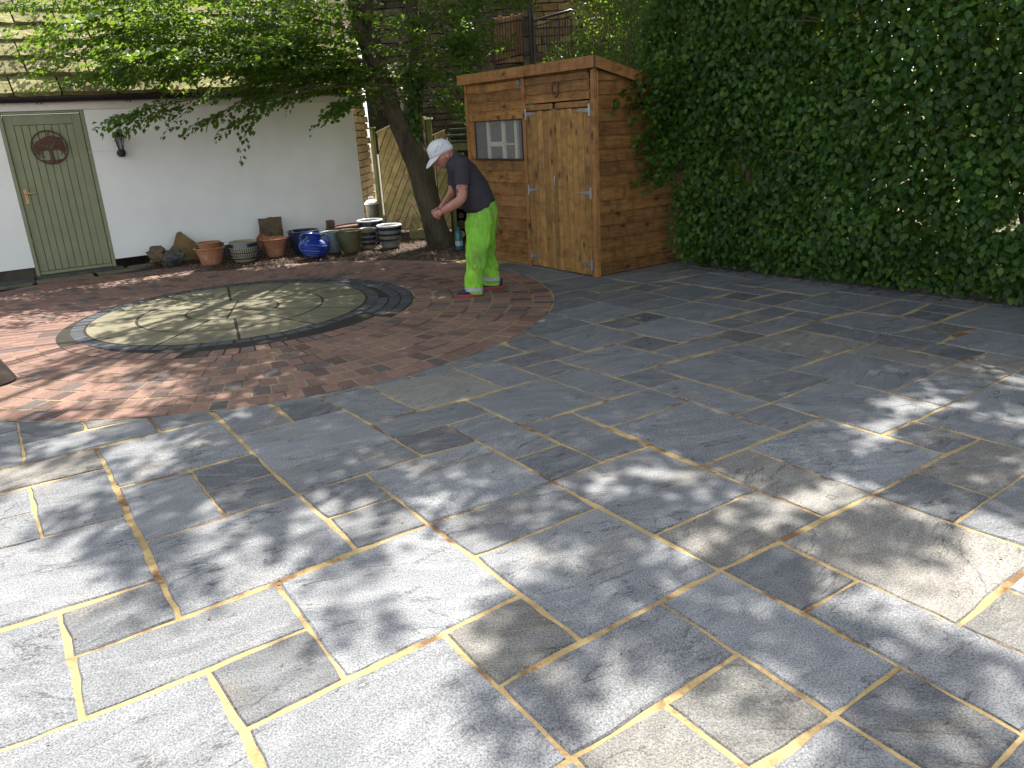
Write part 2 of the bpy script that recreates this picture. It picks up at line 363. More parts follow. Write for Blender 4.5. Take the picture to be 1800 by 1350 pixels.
M['shirt'] = mat_plain('charcoal_cotton', (.040, .038, .045), .9, noise=.12, scale=9, spec=.15, bump=.3)
M['cap'] = mat_plain('white_cotton_cap', (.561, .570, .578), .85, noise=.06, scale=12, spec=.2, bump=.3)
M['reflect'] = mat_rough('reflective_tape', (.336, .336, .344), (.496, .496, .496), 30, .5, .002, .4, 120, rand=.05)
M['shoe'] = mat_plain('navy_canvas', (.015, .022, .045), .8)
M['sole'] = mat_plain('red_sole', (.288, .028, .032), .6)
M['teal'] = mat_plain('teal_plastic', (.01, .13, .13), .35)
M['labelw'] = mat_plain('pale_label', (.35, .38, .42), .5)
M['bagbrown'] = mat_rough('brown_bag', (.044, .032, .029), (.068, .052, .044), 14, .3, .004, .6, 90)
M['greenroof'] = mat_wood('green_roof_slat', (.05, .10, .05), (.09, .15, .075), 0, False, .8)
M['darkwood'] = mat_wood('dark_timber', (.06, .042, .025), (.11, .075, .042), 0, True, .85)
M['logend'] = mat_rough('log_end', (.40, .29, .15), (.52, .39, .22), 20, .3, .003, .9, 60)
def mat_hivis():
    mt, nt, b, o = newmat('hi_vis_cloth'); g = G(nt); v = g.world(); vs = g.world((1, 1, .35))
    a = g.noise(vs, 5, 5, .6, .6); d = g.noise(vs, 13, 6, .72, .8); f = g.noise(v, 150, 3, .7)
    c = g.mix((.28, .62, .045), (.19, .46, .045), g.ramp(a, [(.35, 0.), (.6, 1.)]))
    c = g.mix(c, (.115, .17, .05), g.ramp(d, [(.45, 0.), (.70, .85)])); c = g.mix(c, g.ramp(f, [(.3, .8), (.7, 1.15)]), .7, 'MULTIPLY')
    nt.links.new(c, b.inputs['Base Color']); b.inputs['Roughness'].default_value = .8; b.inputs['Specular IOR Level'].default_value = .2
    nt.links.new(g.bump(g.noise(vs, 16, 4), .6, .012), b.inputs['Normal']); return mt
M['hivis'] = mat_hivis()

# ================================================================ PAVING
MAPC=[[-0.09997, -4.92489], [-0.02271, 10.54788], [-0.00059, 0.29734], [10.53775, 0.02472], [0.29815, -0.57849], [-0.50752, -0.04687]]
MOFF={(0,-10):(-0.02,-0.12),(0,-9):(-0.06,-0.04),(0,-8):(-0.07,0.11),(0,-7):(-0.07,0.11),(0,-6):(-0.05,0.07),(0,-4):(-0.06,0.17),(0,-3):(-0.03,0.09),(0,-2):(-0.07,0.10),(1,-10):(-0.03,-0.20),(1,-9):(-0.02,0.03),(1,-8):(-0.02,0.06),(1,-6):(-0.07,0.10),(1,-5):(-0.01,0.06),(1,-4):(-0.07,0.11),(1,-3):(-0.04,0.06),(1,-2):(-0.02,0.15),(1,-1):(0.05,0.11),(2,-10):(0.01,-0.13),(2,-9):(0.03,-0.13),(2,-7):(0.01,0.11),(2,-6):(0.00,0.04),(2,-5):(0.02,-0.02),(2,-3):(0.00,0.08),(2,-2):(-0.03,0.07),(2,-1):(-0.04,0.02),(3,-10):(0.07,0.15),(3,-9):(0.02,-0.17),(3,-8):(0.04,-0.01),(3,-7):(0.00,0.02),(3,-6):(-0.01,-0.01),(3,-5):(0.03,-0.03),(3,-4):(0.07,-0.06),(3,-3):(0.03,-0.08),(3,-1):(0.00,0.01),(3,0):(-0.00,-0.04),(3,1):(-0.01,-0.02),(4,-9):(0.10,-0.00),(4,-8):(0.05,-0.01),(4,-5):(0.08,-0.06),(4,-4):(0.04,-0.06),(4,-3):(0.02,-0.07),(4,-2):(0.04,-0.02),(4,-1):(-0.01,-0.07),(4,0):(-0.00,-0.09),(4,1):(-0.03,0.02),(4,2):(-0.03,-0.12),(5,-9):(-0.05,0.02),(5,-8):(0.03,-0.02),(5,-7):(0.07,0.02),(5,-6):(0.04,-0.03),(5,-5):(0.06,-0.11),(5,-3):(0.29,-0.05),(5,0):(0.05,-0.04),(5,1):(-0.00,-0.03),(5,2):(-0.03,-0.04),(6,-9):(-0.01,0.01),(6,-8):(-0.01,0.04),(6,-7):(0.02,-0.02),(6,-6):(0.05,-0.01),(6,-5):(0.04,-0.05),(6,-4):(0.05,-0.04),(6,-3):(0.01,-0.07),(6,-2):(-0.04,-0.03),(6,-1):(0.01,-0.05),(6,0):(-0.01,-0.06),(6,1):(0.02,-0.01),(6,2):(-0.04,-0.02),(6,3):(-0.09,-0.01),(7,-9):(-0.04,0.10),(7,-7):(0.02,0.10),(7,-6):(0.00,-0.04),(7,-5):(0.02,-0.18),(7,-4):(-0.03,-0.03),(7,-3):(0.00,-0.11),(7,0):(-0.00,0.01),(7,1):(-0.06,0.01),(7,2):(-0.07,0.03),(8,-9):(-0.02,0.20),(8,-7):(0.00,-0.03),(8,-5):(0.06,-0.07),(8,-4):(0.10,-0.09),(8,-3):(-0.08,-0.08),(8,-2):(-0.00,-0.04),(8,-1):(-0.06,-0.03),(8,0):(-0.09,-0.02),(8,2):(-0.06,0.04),(9,-9):(0.00,0.24),(9,-8):(0.02,0.06),(9,-7):(0.00,-0.02),(9,-5):(-0.00,-0.17),(9,-2):(0.03,-0.02),(9,0):(-0.07,0.04),(9,1):(-0.05,0.09),(10,-10):(-0.09,0.08),(10,-9):(-0.07,0.10),(10,-8):(-0.01,0.08),(10,-6):(0.08,-0.04),(10,-5):(0.07,-0.11),(10,-4):(0.04,-0.08),(10,-3):(0.04,-0.06),(10,-2):(-0.02,-0.06),(10,0):(0.05,0.04),(10,1):(0.03,0.06),(11,-9):(-0.11,0.14),(11,-8):(-0.09,0.04),(11,-6):(0.08,-0.02),(11,-5):(0.01,-0.12),(11,-4):(0.09,-0.05),(11,-3):(0.02,-0.05),(11,-2):(-0.01,-0.02),(11,-1):(0.02,0.04),(11,0):(-0.03,0.02),(12,-8):(-0.10,0.07),(12,-7):(-0.00,0.05),(12,-6):(-0.02,-0.11),(12,-1):(-0.04,0.09),(12,0):(-0.07,0.09),(13,-12):(-0.11,0.14),(13,-10):(-0.06,0.08),(13,-9):(-0.05,-0.05),(13,-8):(-0.07,-0.08),(13,-7):(0.05,0.00),(13,-6):(0.00,0.08),(13,-4):(-0.03,-0.01),(13,-3):(0.06,-0.14),(13,-2):(0.10,0.03),(13,-1):(-0.03,0.06),(14,-13):(-0.09,0.06),(14,-10):(-0.06,0.12),(14,-9):(-0.11,0.04),(14,-7):(-0.01,0.10),(14,-6):(-0.03,0.01),(14,-4):(0.08,-0.07),(15,-14):(-0.21,-0.02),(15,-13):(0.06,0.03),(15,-12):(-0.01,0.04),(15,-11):(-0.09,0.04),(15,-10):(-0.07,-0.02),(15,-9):(-0.07,-0.16),(15,-8):(-0.01,0.04),(15,-7):(-0.03,-0.01),(15,-6):(0.03,-0.04),(15,-2):(0.03,0.03),(15,-1):(-0.01,0.06),(16,-17):(0.21,-0.08),(16,-16):(-0.13,-0.08),(16,-15):(0.10,0.07),(16,-8):(-0.09,0.15),(16,-7):(-0.04,0.03),(16,-6):(-0.02,0.02),(16,-5):(0.07,-0.01),(16,-4):(-0.02,0.02),(16,-3):(0.09,0.05),(16,-2):(0.00,0.02),(17,-16):(0.26,-0.02),(17,-13):(0.04,0.04),(17,-12):(0.04,-0.07),(17,-10):(-0.10,-0.02),(17,-7):(-0.04,0.02),(17,-6):(0.09,-0.06),(17,-5):(0.03,-0.04),(17,-4):(0.03,-0.11),(17,-3):(0.11,0.04),(17,-2):(0.00,0.07),(18,-15):(0.07,0.12),(18,-13):(0.12,-0.14),(18,-12):(0.10,-0.21),(18,-10):(-0.04,0.16),(18,-9):(-0.01,-0.02),(18,-8):(-0.10,0.04),(18,-7):(-0.16,-0.12),(18,-6):(-0.03,-0.12),(18,-4):(0.06,0.02),(18,-3):(0.04,-0.17),(19,-13):(0.02,0.10),(19,-12):(-0.13,-0.04),(19,-10):(-0.03,-0.06),(19,-9):(-0.00,-0.09),(19,-8):(0.02,0.03),(19,-7):(0.04,0.07),(19,-6):(-0.19,0.07),(19,-5):(0.03,0.13),(19,-4):(0.04,0.09),(19,-3):(-0.02,0.03),(20,-15):(0.08,0.07),(20,-13):(0.05,-0.13),(20,-11):(-0.06,-0.12),(20,-10):(0.07,-0.03),(20,-9):(-0.19,0.04),(20,-8):(-0.05,-0.02),(20,-5):(0.05,0.05),(20,-4):(0.05,-0.03),(21,-13):(0.21,-0.14),(21,-8):(-0.07,0.05),(21,-5):(0.07,-0.16)}
SHX0,SHY0,SHD=-6.0,1.0,.25
SHADE=['555555555555555555551111111115555555555555555', '555555555555555555511111111115555555555555555', '555555555555555555110000100420555555555555555', '555555555555555555000001511550055555555555555', '555555555555555550000000655720005555555555555', '555555555555555500001211646841115555555555555', '555555555555555500233641356755533555555555555', '555555555555555004733464447445752255555555555', '555555555555551114645544536754753235555555555', '555555555555511116867546877874355445555555555', '555555555555522247778699977997534445555555555', '555555555555566545899899995999754555455555555', '555555555557775446799999999999997543335555555', '555555555555543345689999999999999743335555555', '555555555532211345789999999999999974556555555', '555555555111223456789999999999999976788955555', '555555552222224566789999999999999985999995555', '555555552223345677889999999999999998899995555', '555555522223356788889999999999999999999999555', '555555211133466777888999999999999999999999955', '555555111223456677888999999999999999999999995', '555551101112345567789999999999999999999999995', '555500001112344567788999999999999999999999999', '555000011123333466778899999999999999999999999', '555111111222233456778898999999999999999999999', '551111111112223556677888899999999999999999999', '511110000112234566667888999999999999999999999', '100000000122334566667889999999999999999999999', '000000001223445566677889999999999999999999999', '000000001233444556677889999999999999999999999', '000000012233344556677889999999999999999999999', '000000012223344556677889999999999999999999999', '000000011223344556677889999999999999999999999', '000000112233344556677889999999999999999999999', '000000112233445566677889999999999999999999999']

YA = 0.594090043; UA = Vector((math.cos(YA), math.sin(YA))); UB = Vector((math.sin(YA), -math.cos(YA)))
def grid_pt(k, j):
    x, y = k/10, j/10
    f = [1, y, y*y, x, x*y, x*x]       # order of the fitted terms: 1, y, y2, x, xy, x2
    mk = sum(a*c[0] for a, c in zip(f, MAPC)); mj = sum(a*c[1] for a, c in zip(f, MAPC))
    o = MOFF.get((k, j))
    if o: mk += o[0]*.8; mj += o[1]*.8
    p = (UA*(mk) + UB*(mj))*(.2065*1.45)
    return p
CO, RO = Vector((-2.243, 6.727)), 2.640     # outer edge of the brick circle
CI = Vector((-2.52, 6.90))                  # centre of the stone disc
CN = Vector((-2.35, 6.80))                  # centre of the innermost brick course
CI = Vector((-2.49, 6.88))
def ring_c(r):
    t = min(max((r-1.50)/(2.63-1.50), 0), 1); return CN.lerp(CO, t)

patio = thing('stone_patio', 'dark grey riven stone slab patio with wide sandy yellow joints', 'patio'); patio['kind'] = 'structure'
SL = """0 1 -12 -10;1 2 -11 -10;0 2 -10 -9;2 3 -11 -9;-2 1 -9 -8;1 3 -9 -7;1 2 -7 -5;2 3 -7 -6;2 3 -6 -5;-2 0 -8 -7;-2 0 -7 -6;0 1 -8 -6;-2 1 -6 -4;1 3 -5 -3
-2 0 -4 -2;0 1 -4 -3;0 2 -3 -2;-2 1 -2 0;1 2 -2 -1;2 4 -3 -1;1 3 -1 1;3 4 -1 0;3 5 0 1;3 4 1 2;4 5 1 2;5 6 0 2;6 7 0 1;6 7 1 3;7 9 0 2;7 8 2 3;9 10 0 1;10 12 0 1;9 11 1 2;11 12 -1 0
12 13 -1 1;13 15 -1 1;9 11 -2 0;8 9 -2 0;6 8 -1 0;6 8 -3 -1;4 6 -2 0;4 6 -3 -2;3 4 -5 -4;3 4 -4 -3;3 5 -6 -5;4 6 -5 -3;5 6 -6 -5;3 5 -8 -6;3 4 -10 -8;4 5 -9 -8;4 6 -10 -9;5 6 -9 -7;5 7 -7 -6
6 7 -6 -4;6 7 -4 -3;7 8 -5 -3;7 9 -7 -5;6 8 -9 -7;6 7 -10 -9;7 8 -10 -9;8 9 -9 -7;8 10 -10 -9;9 11 -9 -8;9 10 -8 -7;9 10 -7 -5;10 11 -11 -9;10 12 -8 -6;10 11 -6 -5;8 10 -5 -4;8 10 -4 -2
10 11 -5 -3;10 11 -3 -2;11 13 -6 -4;11 13 -4 -3;11 13 -3 -1;13 14 -6 -4;13 15 -4 -2;13 15 -2 -1;15 16 -4 -2;15 17 -2 -1;16 17 -3 -2;17 19 -3 -1;16 17 -4 -3;17 18 -4 -3;18 19 -4 -3;16 17 -5 -4
14 16 -6 -4;14 15 -7 -6;12 14 -7 -6;12 13 -8 -7;13 15 -9 -7;13 14 -10 -9;14 15 -10 -9;15 17 -10 -8;15 16 -8 -7;16 18 -8 -7;15 17 -7 -6;16 17 -6 -5;17 18 -7 -6;18 19 -8 -6;17 19 -6 -4
17 18 -10 -8;18 19 -10 -9;18 20 -9 -8;19 21 -8 -6;19 21 -6 -5;19 20 -5 -4;20 21 -5 -4;19 22 -4 -2;17 19 -12 -10;15 17 -11 -10;15 17 -12 -11;17 18 -13 -12;18 19 -13 -12;19 21 -13 -11;19 20 -11 -9
20 22 -11 -10;20 22 -10 -8;18 20 -15 -13;13 15 -13 -12;13 15 -12 -10;15 17 -13 -12;14 16 -14 -13;16 18 -14 -13;15 16 -15 -14;16 18 -16 -14;15 16 -16 -15;11 13 -10 -8;11 13 -12 -11;11 13 -11 -10"""
stones = [tuple(int(a) for a in s.split()) for s in SL.replace('\n', ';').split(';')]
occ = {}
ok = []
for s in stones:
    cells = [(k, j) for k in range(s[0], s[1]) for j in range(s[2], s[3])]
    if any(c in occ for c in cells): continue
    for c in cells: occ[c] = s
    ok.append(s)
rr = random.Random(3)
for j in range(5, -22, -1):
    for k in range(-3, 25):
        if (k, j) in occ: continue
        opts = [(2, 2), (2, 1), (1, 2), (1, 1), (2, 2)]; rr.shuffle(opts)
        for a, b in opts+[(1, 1)]:
            cells = [(k+i, j-q) for i in range(a) for q in range(b)]
            if all(c not in occ for c in cells):
                s = (k, k+a, j-b+1, j+1)
                for c in cells: occ[c] = s
                ok.append(s); break
def hedge_side(p):                           # distance beyond the hedge's front foot line
    return (p.x-1.84)*.787+(p.y-7.70)*.617
def slab_ok(c):
    if c.y < .75 or c.x > 5.2 or c.x < -4.2 and c.y > 5.2: return False
    if (c-CO).length < RO-.28: return False
    if hedge_side(c) > .62: return False
    if c.y > 9.35 and c.x < -.15 or c.x < -.72 and c.y > 9.0: return False
    if c.y > 10.4: return False
    if c.x < -.9 and c.y > 6.6: return False
    if c.x < -3.9 and c.y < 2.0: return False
    return True
TONE = {(2,3,-7,-6): .50, (2,3,-6,-5): .54, (0,1,-12,-10): .55, (4,5,-9,-8): .5, (5,6,-6,-5): .48, (0,1,-4,-3): .58, (1,2,-2,-1): .50, (3,4,-1,0): .66, (6,7,-4,-3): .62,
        (4,5,1,2): .56, (9,10,0,1): .55, (11,13,-3,-1): .95, (9,10,-8,-7): .8, (10,11,-6,-5): .78, (3,4,-4,-3): .58, (3,4,-5,-4): .62, (2,3,-11,-9): .75, (10,11,-3,-2): .8, (3,4,1,2): .8}
BROWN = {(3,4,1,2), (4,5,1,2), (6,8,-1,0), (8,9,-2,0), (10,12,0,1), (3,4,-1,0), (7,9,0,2), (-2,1,-9,-8), (1,2,-11,-10), (15,16,-4,-2), (15,17,-2,-1), (14,16,-6,-4), (7,8,2,3)}
def inset_poly(c, d):
    out = []; n = len(c)
    for i in range(n):
        p, q, r = c[i-1], c[i], c[(i+1) % n]
        e1 = (q-p).normalized(); e2 = (r-q).normalized()
        n1 = Vector((-e1.y, e1.x)); n2 = Vector((-e2.y, e2.x))
        den = max(.3, 1+n1.dot(n2)); out.append(q+(n1+n2)*(d/den))
    return out
ns = 0
for s in ok:
    k0, k1, j0, j1 = s
    c = [grid_pt(k0, j0), grid_pt(k0, j1), grid_pt(k1, j1), grid_pt(k1, j0)]
    ctr = sum(c, Vector((0, 0)))/4
    if not slab_ok(ctr): continue
    # ensure CCW
    ar = sum(c[i-1].cross(c[i]) for i in range(4))
    if ar < 0: c = c[::-1]
    rj = random.Random(hash(s) & 0xffff)
    near = ctr.y < 5.2
    c = inset_poly(c, .0056 if near else .0085)
    per = []
    for i in range(4):
        a, b = c[i], c[(i+1) % 4]; L = (b-a).length; nn = max(2, int(L/(.055 if near else .15)))
        nrm = Vector((-(b-a).y, (b-a).x)).normalized(); ph = rj.random()*9; ph2 = rj.random()*9
        for q in range(nn):
            t = q/nn; w_ = (math.sin(t*L*11+ph)*.0022+math.sin(t*L*31+ph2)*.0016+(rj.random()-.5)*.0055)
            if q == 0: w_ = .006*rj.random()
            per.append(a.lerp(b, t)+nrm*w_)
    out = [(p-CO).length > RO+.012 for p in per]
    if not any(out): continue
    per = [p if o_ else CO+(p-CO).normalized()*(RO+.012) for p, o_ in zip(per, out)]
    # drop collapsed runs
    pp = []
    for p in per:
        if not pp or (p-pp[-1]).length > .004: pp.append(p)
    if len(pp) < 4: continue
    area = abs(sum(pp[i-1].cross(pp[i]) for i in range(len(pp))))/2
    if area < .006: continue
    n = len(pp); o = Vector((ctr.x, ctr.y)); tz = (rj.random()-.5)*.003
    tx, ty = (rj.random()-.5)*.006, (rj.random()-.5)*.006
    Z = lambda p, z: (p.x-o.x, p.y-o.y, z+tz+(p.x-o.x)*tx+(p.y-o.y)*ty)
    v = []
    ins = [p+(ctr-p).normalized()*(.006+.003*rj.random()) for p in pp]
    v += [Z(p, 0) for p in ins]; v += [Z(p, -.0045-.002*rj.random()) for p in pp]; v += [Z(p, -.03) for p in pp]
    f = [tuple(range(n))]
    for i in range(n):
        b_ = (i+1) % n; f += [(n+i, n+b_, b_, i), (2*n+i, 2*n+b_, n+b_, n+i)]
    me = bpy.data.meshes.new('paving_slab'); me.from_pydata(v, [], f); me.materials.append(M['slab'])
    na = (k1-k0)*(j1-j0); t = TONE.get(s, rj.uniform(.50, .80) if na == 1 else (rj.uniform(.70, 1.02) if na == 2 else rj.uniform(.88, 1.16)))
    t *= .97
    t *= .84-.18*min(1, max(0, (ctr.y-3.6)/2.6))         # far slabs: deeper shade worked into the stone colour
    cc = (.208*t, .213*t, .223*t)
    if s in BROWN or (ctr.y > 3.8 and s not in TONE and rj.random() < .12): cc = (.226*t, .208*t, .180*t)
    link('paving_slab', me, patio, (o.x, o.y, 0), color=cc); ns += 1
print('slabs', ns)
def sheet(name, pts, z, mat, parent=None):
    me = bpy.data.meshes.new(name); me.from_pydata([(p[0], p[1], z) for p in pts], [], [tuple(range(len(pts)))]); me.materials.append(mat)
    return link(name, me, parent)
sheet('jointing', [(-7, -1), (6, -1), (6, 6), (4.0, 6.6), (2.4, 10.8), (-.12, 10.8), (-.14, 9.1), (-.75, 8.8), (-6, 6.0)], -.0052, M['mortar'], patio)
me = bpy.data.meshes.new('ground'); me.from_pydata([(-60, -30, -.06), (60, -30, -.06), (60, 90, -.06), (-60, 90, -.06)], [], [(0, 1, 2, 3)]); me.materials.append(M['soil'])
struct(link('ground', me))

# ---------------------------------------------------------------- brick circle
circle = thing('brick_circle', 'red brick paved circle with concentric courses around a pale stone disc', 'paving'); circle['kind'] = 'structure'
def disc(name, c, r, z, mat, parent, n=96):
    return sheet(name, [(c.x+r*math.cos(2*PI*i/n), c.y+r*math.sin(2*PI*i/n)) for i in range(n)], z, mat, parent)
disc('jointing', CO, RO+.004, -.0026, M['mortar_b'], circle)
disc('jointing', CI, 1.195, .0006, M['sett_bed'], circle)
disc('jointing', CI, 1.34, -.0008, M['sett_bed'], circle)
disc('jointing', CN, 1.50, -.0017, M['sett_bed'], circle)
sheet('jointing', [(-7.3, 5.5), (-4.0, 5.5), (-3.2, 7.5), (-3.2, 9.15), (-4.1, 9.12), (-5.4, 8.2), (-7.3, 6.9)], -.0034, M['mortar_b'], circle)
def wedge_mesh(name, r0, r1, th, gap, mat, z=0.0, ch=.004, seg=1):
    """a piece of a ring, centred on angle 0"""
    def outline(e):
        p = []
        for i in range(seg+1):
            a = -th/2+th*i/seg
            a2 = a + ((gap/2+e)/r1 if i == 0 else (-(gap/2+e)/r1 if i == seg else 0)); p.append((math.cos(a2)*(r1-gap/2-e), math.sin(a2)*(r1-gap/2-e)))
        if r0 < .02: p.append((gap, 0))
        else:
            for i in range(seg, -1, -1):
                a = -th/2+th*i/seg
                a2 = a + ((gap/2+e)/r0 if i == 0 else (-(gap/2+e)/r0 if i == seg else 0)); p.append((math.cos(a2)*(r0+gap/2+e), math.sin(a2)*(r0+gap/2+e)))
        return p
    top, side = outline(ch), outline(0); n = len(top)
    v = [(x, y, z) for x, y in top]+[(x, y, z-ch) for x, y in side]+[(x, y, z-.03) for x, y in side]
    f = [tuple(range(n))]
    for i in range(n):
        b_ = (i+1) % n; f += [(n+i, n+b_, b_, i), (2*n+i, 2*n+b_, n+b_, n+i)]
    me = bpy.data.meshes.new(name); me.from_pydata(v, [], f); me.materials.append(mat); return me
bricks = []
NC = 7; dr = (RO-.005-1.50)/NC
for cidx in range(-1, NC+7):
    r0 = 1.50+dr*cidx; r1 = r0+dr; n = int(round(2*PI*(r0+r1)/2/.108)); th = 2*PI/n
    c = ring_c(r1) if cidx < NC else CO
    wm = wedge_mesh('brick', r0, r1, th, .0072, M['brick'])
    ph = (cidx % 2)*.5+cidx*.13
    for i in range(n):
        a = (i+ph)*th; p = c+Vector((math.cos(a), math.sin(a)))*(r0+r1)/2
        if cidx < 2 and (p-CI).length < 1.318+dr*.34: continue
        if cidx == -1 and not (math.radians(120) < (a+.0) % (2*PI) < math.radians(345)): continue
        if cidx >= NC:
            dwall = (p.x+5.646)*.566-(p.y-9.343)*.824
            if not (p.x < -3.6 and p.y > 5.6 and dwall > .48 and p.x > -6.6): continue
            if p.x > -4.6 and (p-Vector((-5.646, 9.343))).dot(Vector((.824, .566))) > .75 and dwall < .62: continue
        bricks.append((p.length, wm, c, a, p))
bricks.sort(key=lambda b: b[0])
vis = lambda p: p.y > 0 and (p.x/p.y) > -.72
seen = [b for b in bricks if vis(b[4])]; rest = [b for b in bricks if not vis(b[4])]
for b in seen[:300]:
    o = link('brick', b[1], circle, (b[2].x, b[2].y, random.uniform(-.0015, .001)), (random.uniform(-.0006, .0006), random.uniform(-.0006, .0006), b[3]))
mb = MB()
for b in seen[300:]+rest:
    ca, sa = math.cos(b[3]), math.sin(b[3]); dz = random.uniform(-.0015, .001)
    mb.add([(b[2].x+v.co.x*ca-v.co.y*sa, b[2].y+v.co.x*sa+v.co.y*ca, v.co.z+dz) for v in b[1].vertices], [tuple(p.vertices) for p in b[1].polygons])
tag(mb.build('far_bricks', M['brick'], circle), kind='stuff')
for r0, r1, cc_ in ((1.203, 1.316, CI), (1.387, 1.495, CN), (1.276, 1.384, CN), (1.165, 1.273, CN)):
    n = int(2*PI*r0/.115); th = 2*PI/n; wm = wedge_mesh('sett', r0, r1, th, .012, M['sett'])
    for i in range(n):
        a = (i+r0*3)*th
        if cc_ is CN and (cc_+Vector((math.cos(a), math.sin(a)))*(r0+r1)/2-CI).length < 1.316+.030 or (cc_ is CN and math.radians(122) < a % (2*PI) < math.radians(343) and r0 > 0): continue
        link('sett', wm, circle, (cc_.x, cc_.y, random.uniform(.0, .004)), (0, 0, (i+r0*3)*th+random.uniform(-.003, .003)))
for r0, r1, n in ((0.0, .40, 6), (.40, .80, 12), (.80, 1.20, 12)):
    wm = wedge_mesh('stone_segment', r0, r1, 2*PI/n, .020, M['disc'], .0022, .003, 6)
    for i in range(n): link('stone_segment', wm, circle, (CI.x, CI.y, random.uniform(-.0004, .0008)), (0, 0, (i+.18)*2*PI/n))

# ---------------------------------------------------------------- house
TH = math.radians(34.5)
house = thing('white_cottage', 'low white rendered cottage with mossy stone roof slabs and a green door', 'cottage', (-5.646, 9.343, 0), TH)
HX1 = 4.34; DW, DH = .86, 1.885
mb = MB()
mb.box(-6, -.012, 0, .22, .125, 1.99); mb.box(DW+.012, HX1, 0, .22, .105, 1.99); mb.box(-.012, DW+.012, 0, .22, DH+.01, 1.99)
mb.box(HX1-.2, HX1, .221, 5, .1, 1.99); mb.box(-6, HX1-.2, 4.9, 5.0, .0, 1.99)
mb.build('wall', M['render'], house)
mb = MB(); mb.add([(HX1-.2, .1, 1.99), (HX1, .1, 1.99), (HX1, 5, 1.99), (HX1-.2, 5, 1.99), (HX1-.2, 2.5, 4.1), (HX1, 2.5, 4.1)], [(0, 1, 5, 4), (1, 2, 5), (2, 3, 4, 5), (3, 0, 4), (0, 3, 2, 1)])
mb.build('gable', M['render'], house)
x = -6.
while x < HX1-.02:                            # recessed plinth stones
    L = random.uniform(.35, .7); x1 = min(x+L, HX1-.01)
    if not (x < DW and x1 > 0):
        mb = MB(); mb.box(x+.006, x1-.006, .018+random.uniform(0, .012), .2, -.03, .122 if x < 0 else .103, ch=.008); mb.build('plinth_stone', M['plinth'], house)
    elif x < 0:
        mb = MB(); mb.box(x+.006, -.02, .02, .2, -.03, .122, ch=.008); mb.build('plinth_stone', M['plinth'], house)
    x = x1
mb = MB(); mb.box(-6, HX1+.01, -.022, -.002, DH+.005, 2.03, ch=.004); mb.build('fascia', M['fascia'], house)
gut = MB()
n = 10; prof = [(-.082-.052*math.cos(PI*i/n)*1.0, 2.045-.07*math.sin(PI*i/n)) for i in range(n+1)]
pi_ = [(y*1+(.004 if y < -.082 else -.004), z+.004) for y, z in prof][::-1]
ring = prof+pi_
gut.rings([[Vector((xx, y, z)) for y, z in ring] for xx in (-6, HX1+.06)], True)
gut.tube([(-6, -.136, 2.047), (HX1+.06, -.136, 2.047)], .006, 6)
gt = gut.build('gutter', M['gutter'], house)
for gx in (-1.2, .40, 1.35, 2.5, 3.6):
    mb = MB(); mb.tube([(gx, -.082-.060*math.cos(a), 2.045-.079*math.sin(a)) for a in [PI*i/8 for i in range(9)]], .007, 6); mb.tube([(gx+.045, -.082-.060*math.cos(a), 2.045-.079*math.sin(a)) for a in [PI*i/8 for i in range(9)]], .007, 6)
    mb.build('gutter_bracket', M['black'], gt)
mb = MB(); mb.box(3.99, 4.37, -.045, -.024, 1.835, 1.885, ch=.006); mb.build('timber_beam', M['oldbeam'], house)
# threshold and step stones
for (x0, x1, y0, y1, z) in ((-.02, .93, -.16, .03, .018), (-.9, -.06, -.34, -.05, .01), (-1.9, -.95, -.36, -.06, .008), (.98, 1.45, -.22, -.03, .006), (-.05, .55, -.42, -.20, .002), (.6, 1.15, -.40, -.20, .003), (-.9, -.1, -.46, -.37, .002), (-2.9, -1.95, -.40, -.06, .006)):
    mb = MB(); mb.box(x0, x1, y0, y1, -.03, z, ch=.006); mb.build('threshold_stone', M['rock_g'] if z > .0075 else M['disc'], house)
# door
door = link('door', MB().mesh('door', M['door']), house)
mb = MB(); mb.box(-.01, .028, -.004, .10, .0, DH+.004, ch=.004); mb.box(DW-.028, DW+.01, -.004, .10, .0, DH+.004, ch=.004); mb.box(.028, DW-.028, -.004, .10, DH-.026, DH+.004, ch=.004)
mb.build('door_frame', M['door'], door)
mb = MB(); mb.box(.034, .125, .030, .085, .06, DH-.03, ch=.004); mb.box(DW-.125, DW-.034, .030, .085, .06, DH-.03, ch=.004); mb.box(.1255, DW-.1255, .030, .085, DH-.145, DH-.03, ch=.004)
mb.build('door_stile', M['door'], door)
npk = 8; pw = (DW-.25)/npk
for i in range(npk):
    mb = MB(); mb.box(.1255+i*pw+.0022, .1255+(i+1)*pw-.0022, .040, .08, .062, DH-.146, ch=.004); mb.build('plank', M['door'], door)
mb = MB(); mb.box(.03, DW-.03, .012, .09, .022, .058, ch=.004); mb.build('weather_bar', M['door'], door)
mb = MB(); mb.box(.035, DW-.035, .079, .09, .06, DH-.03); mb.build('door_backing', M['under'], door)
mb = MB(); mb.box(.060, .100, .022, .0295, .86, 1.035, ch=.003); mb.tube([(.08, .02, .985), (.08, -.022, .985), (.095, -.03, .985), (.19, -.03, .982)], [.009, .009, .009, .007], 8)
mb.build('handle', M['brass'], door, True, 40)
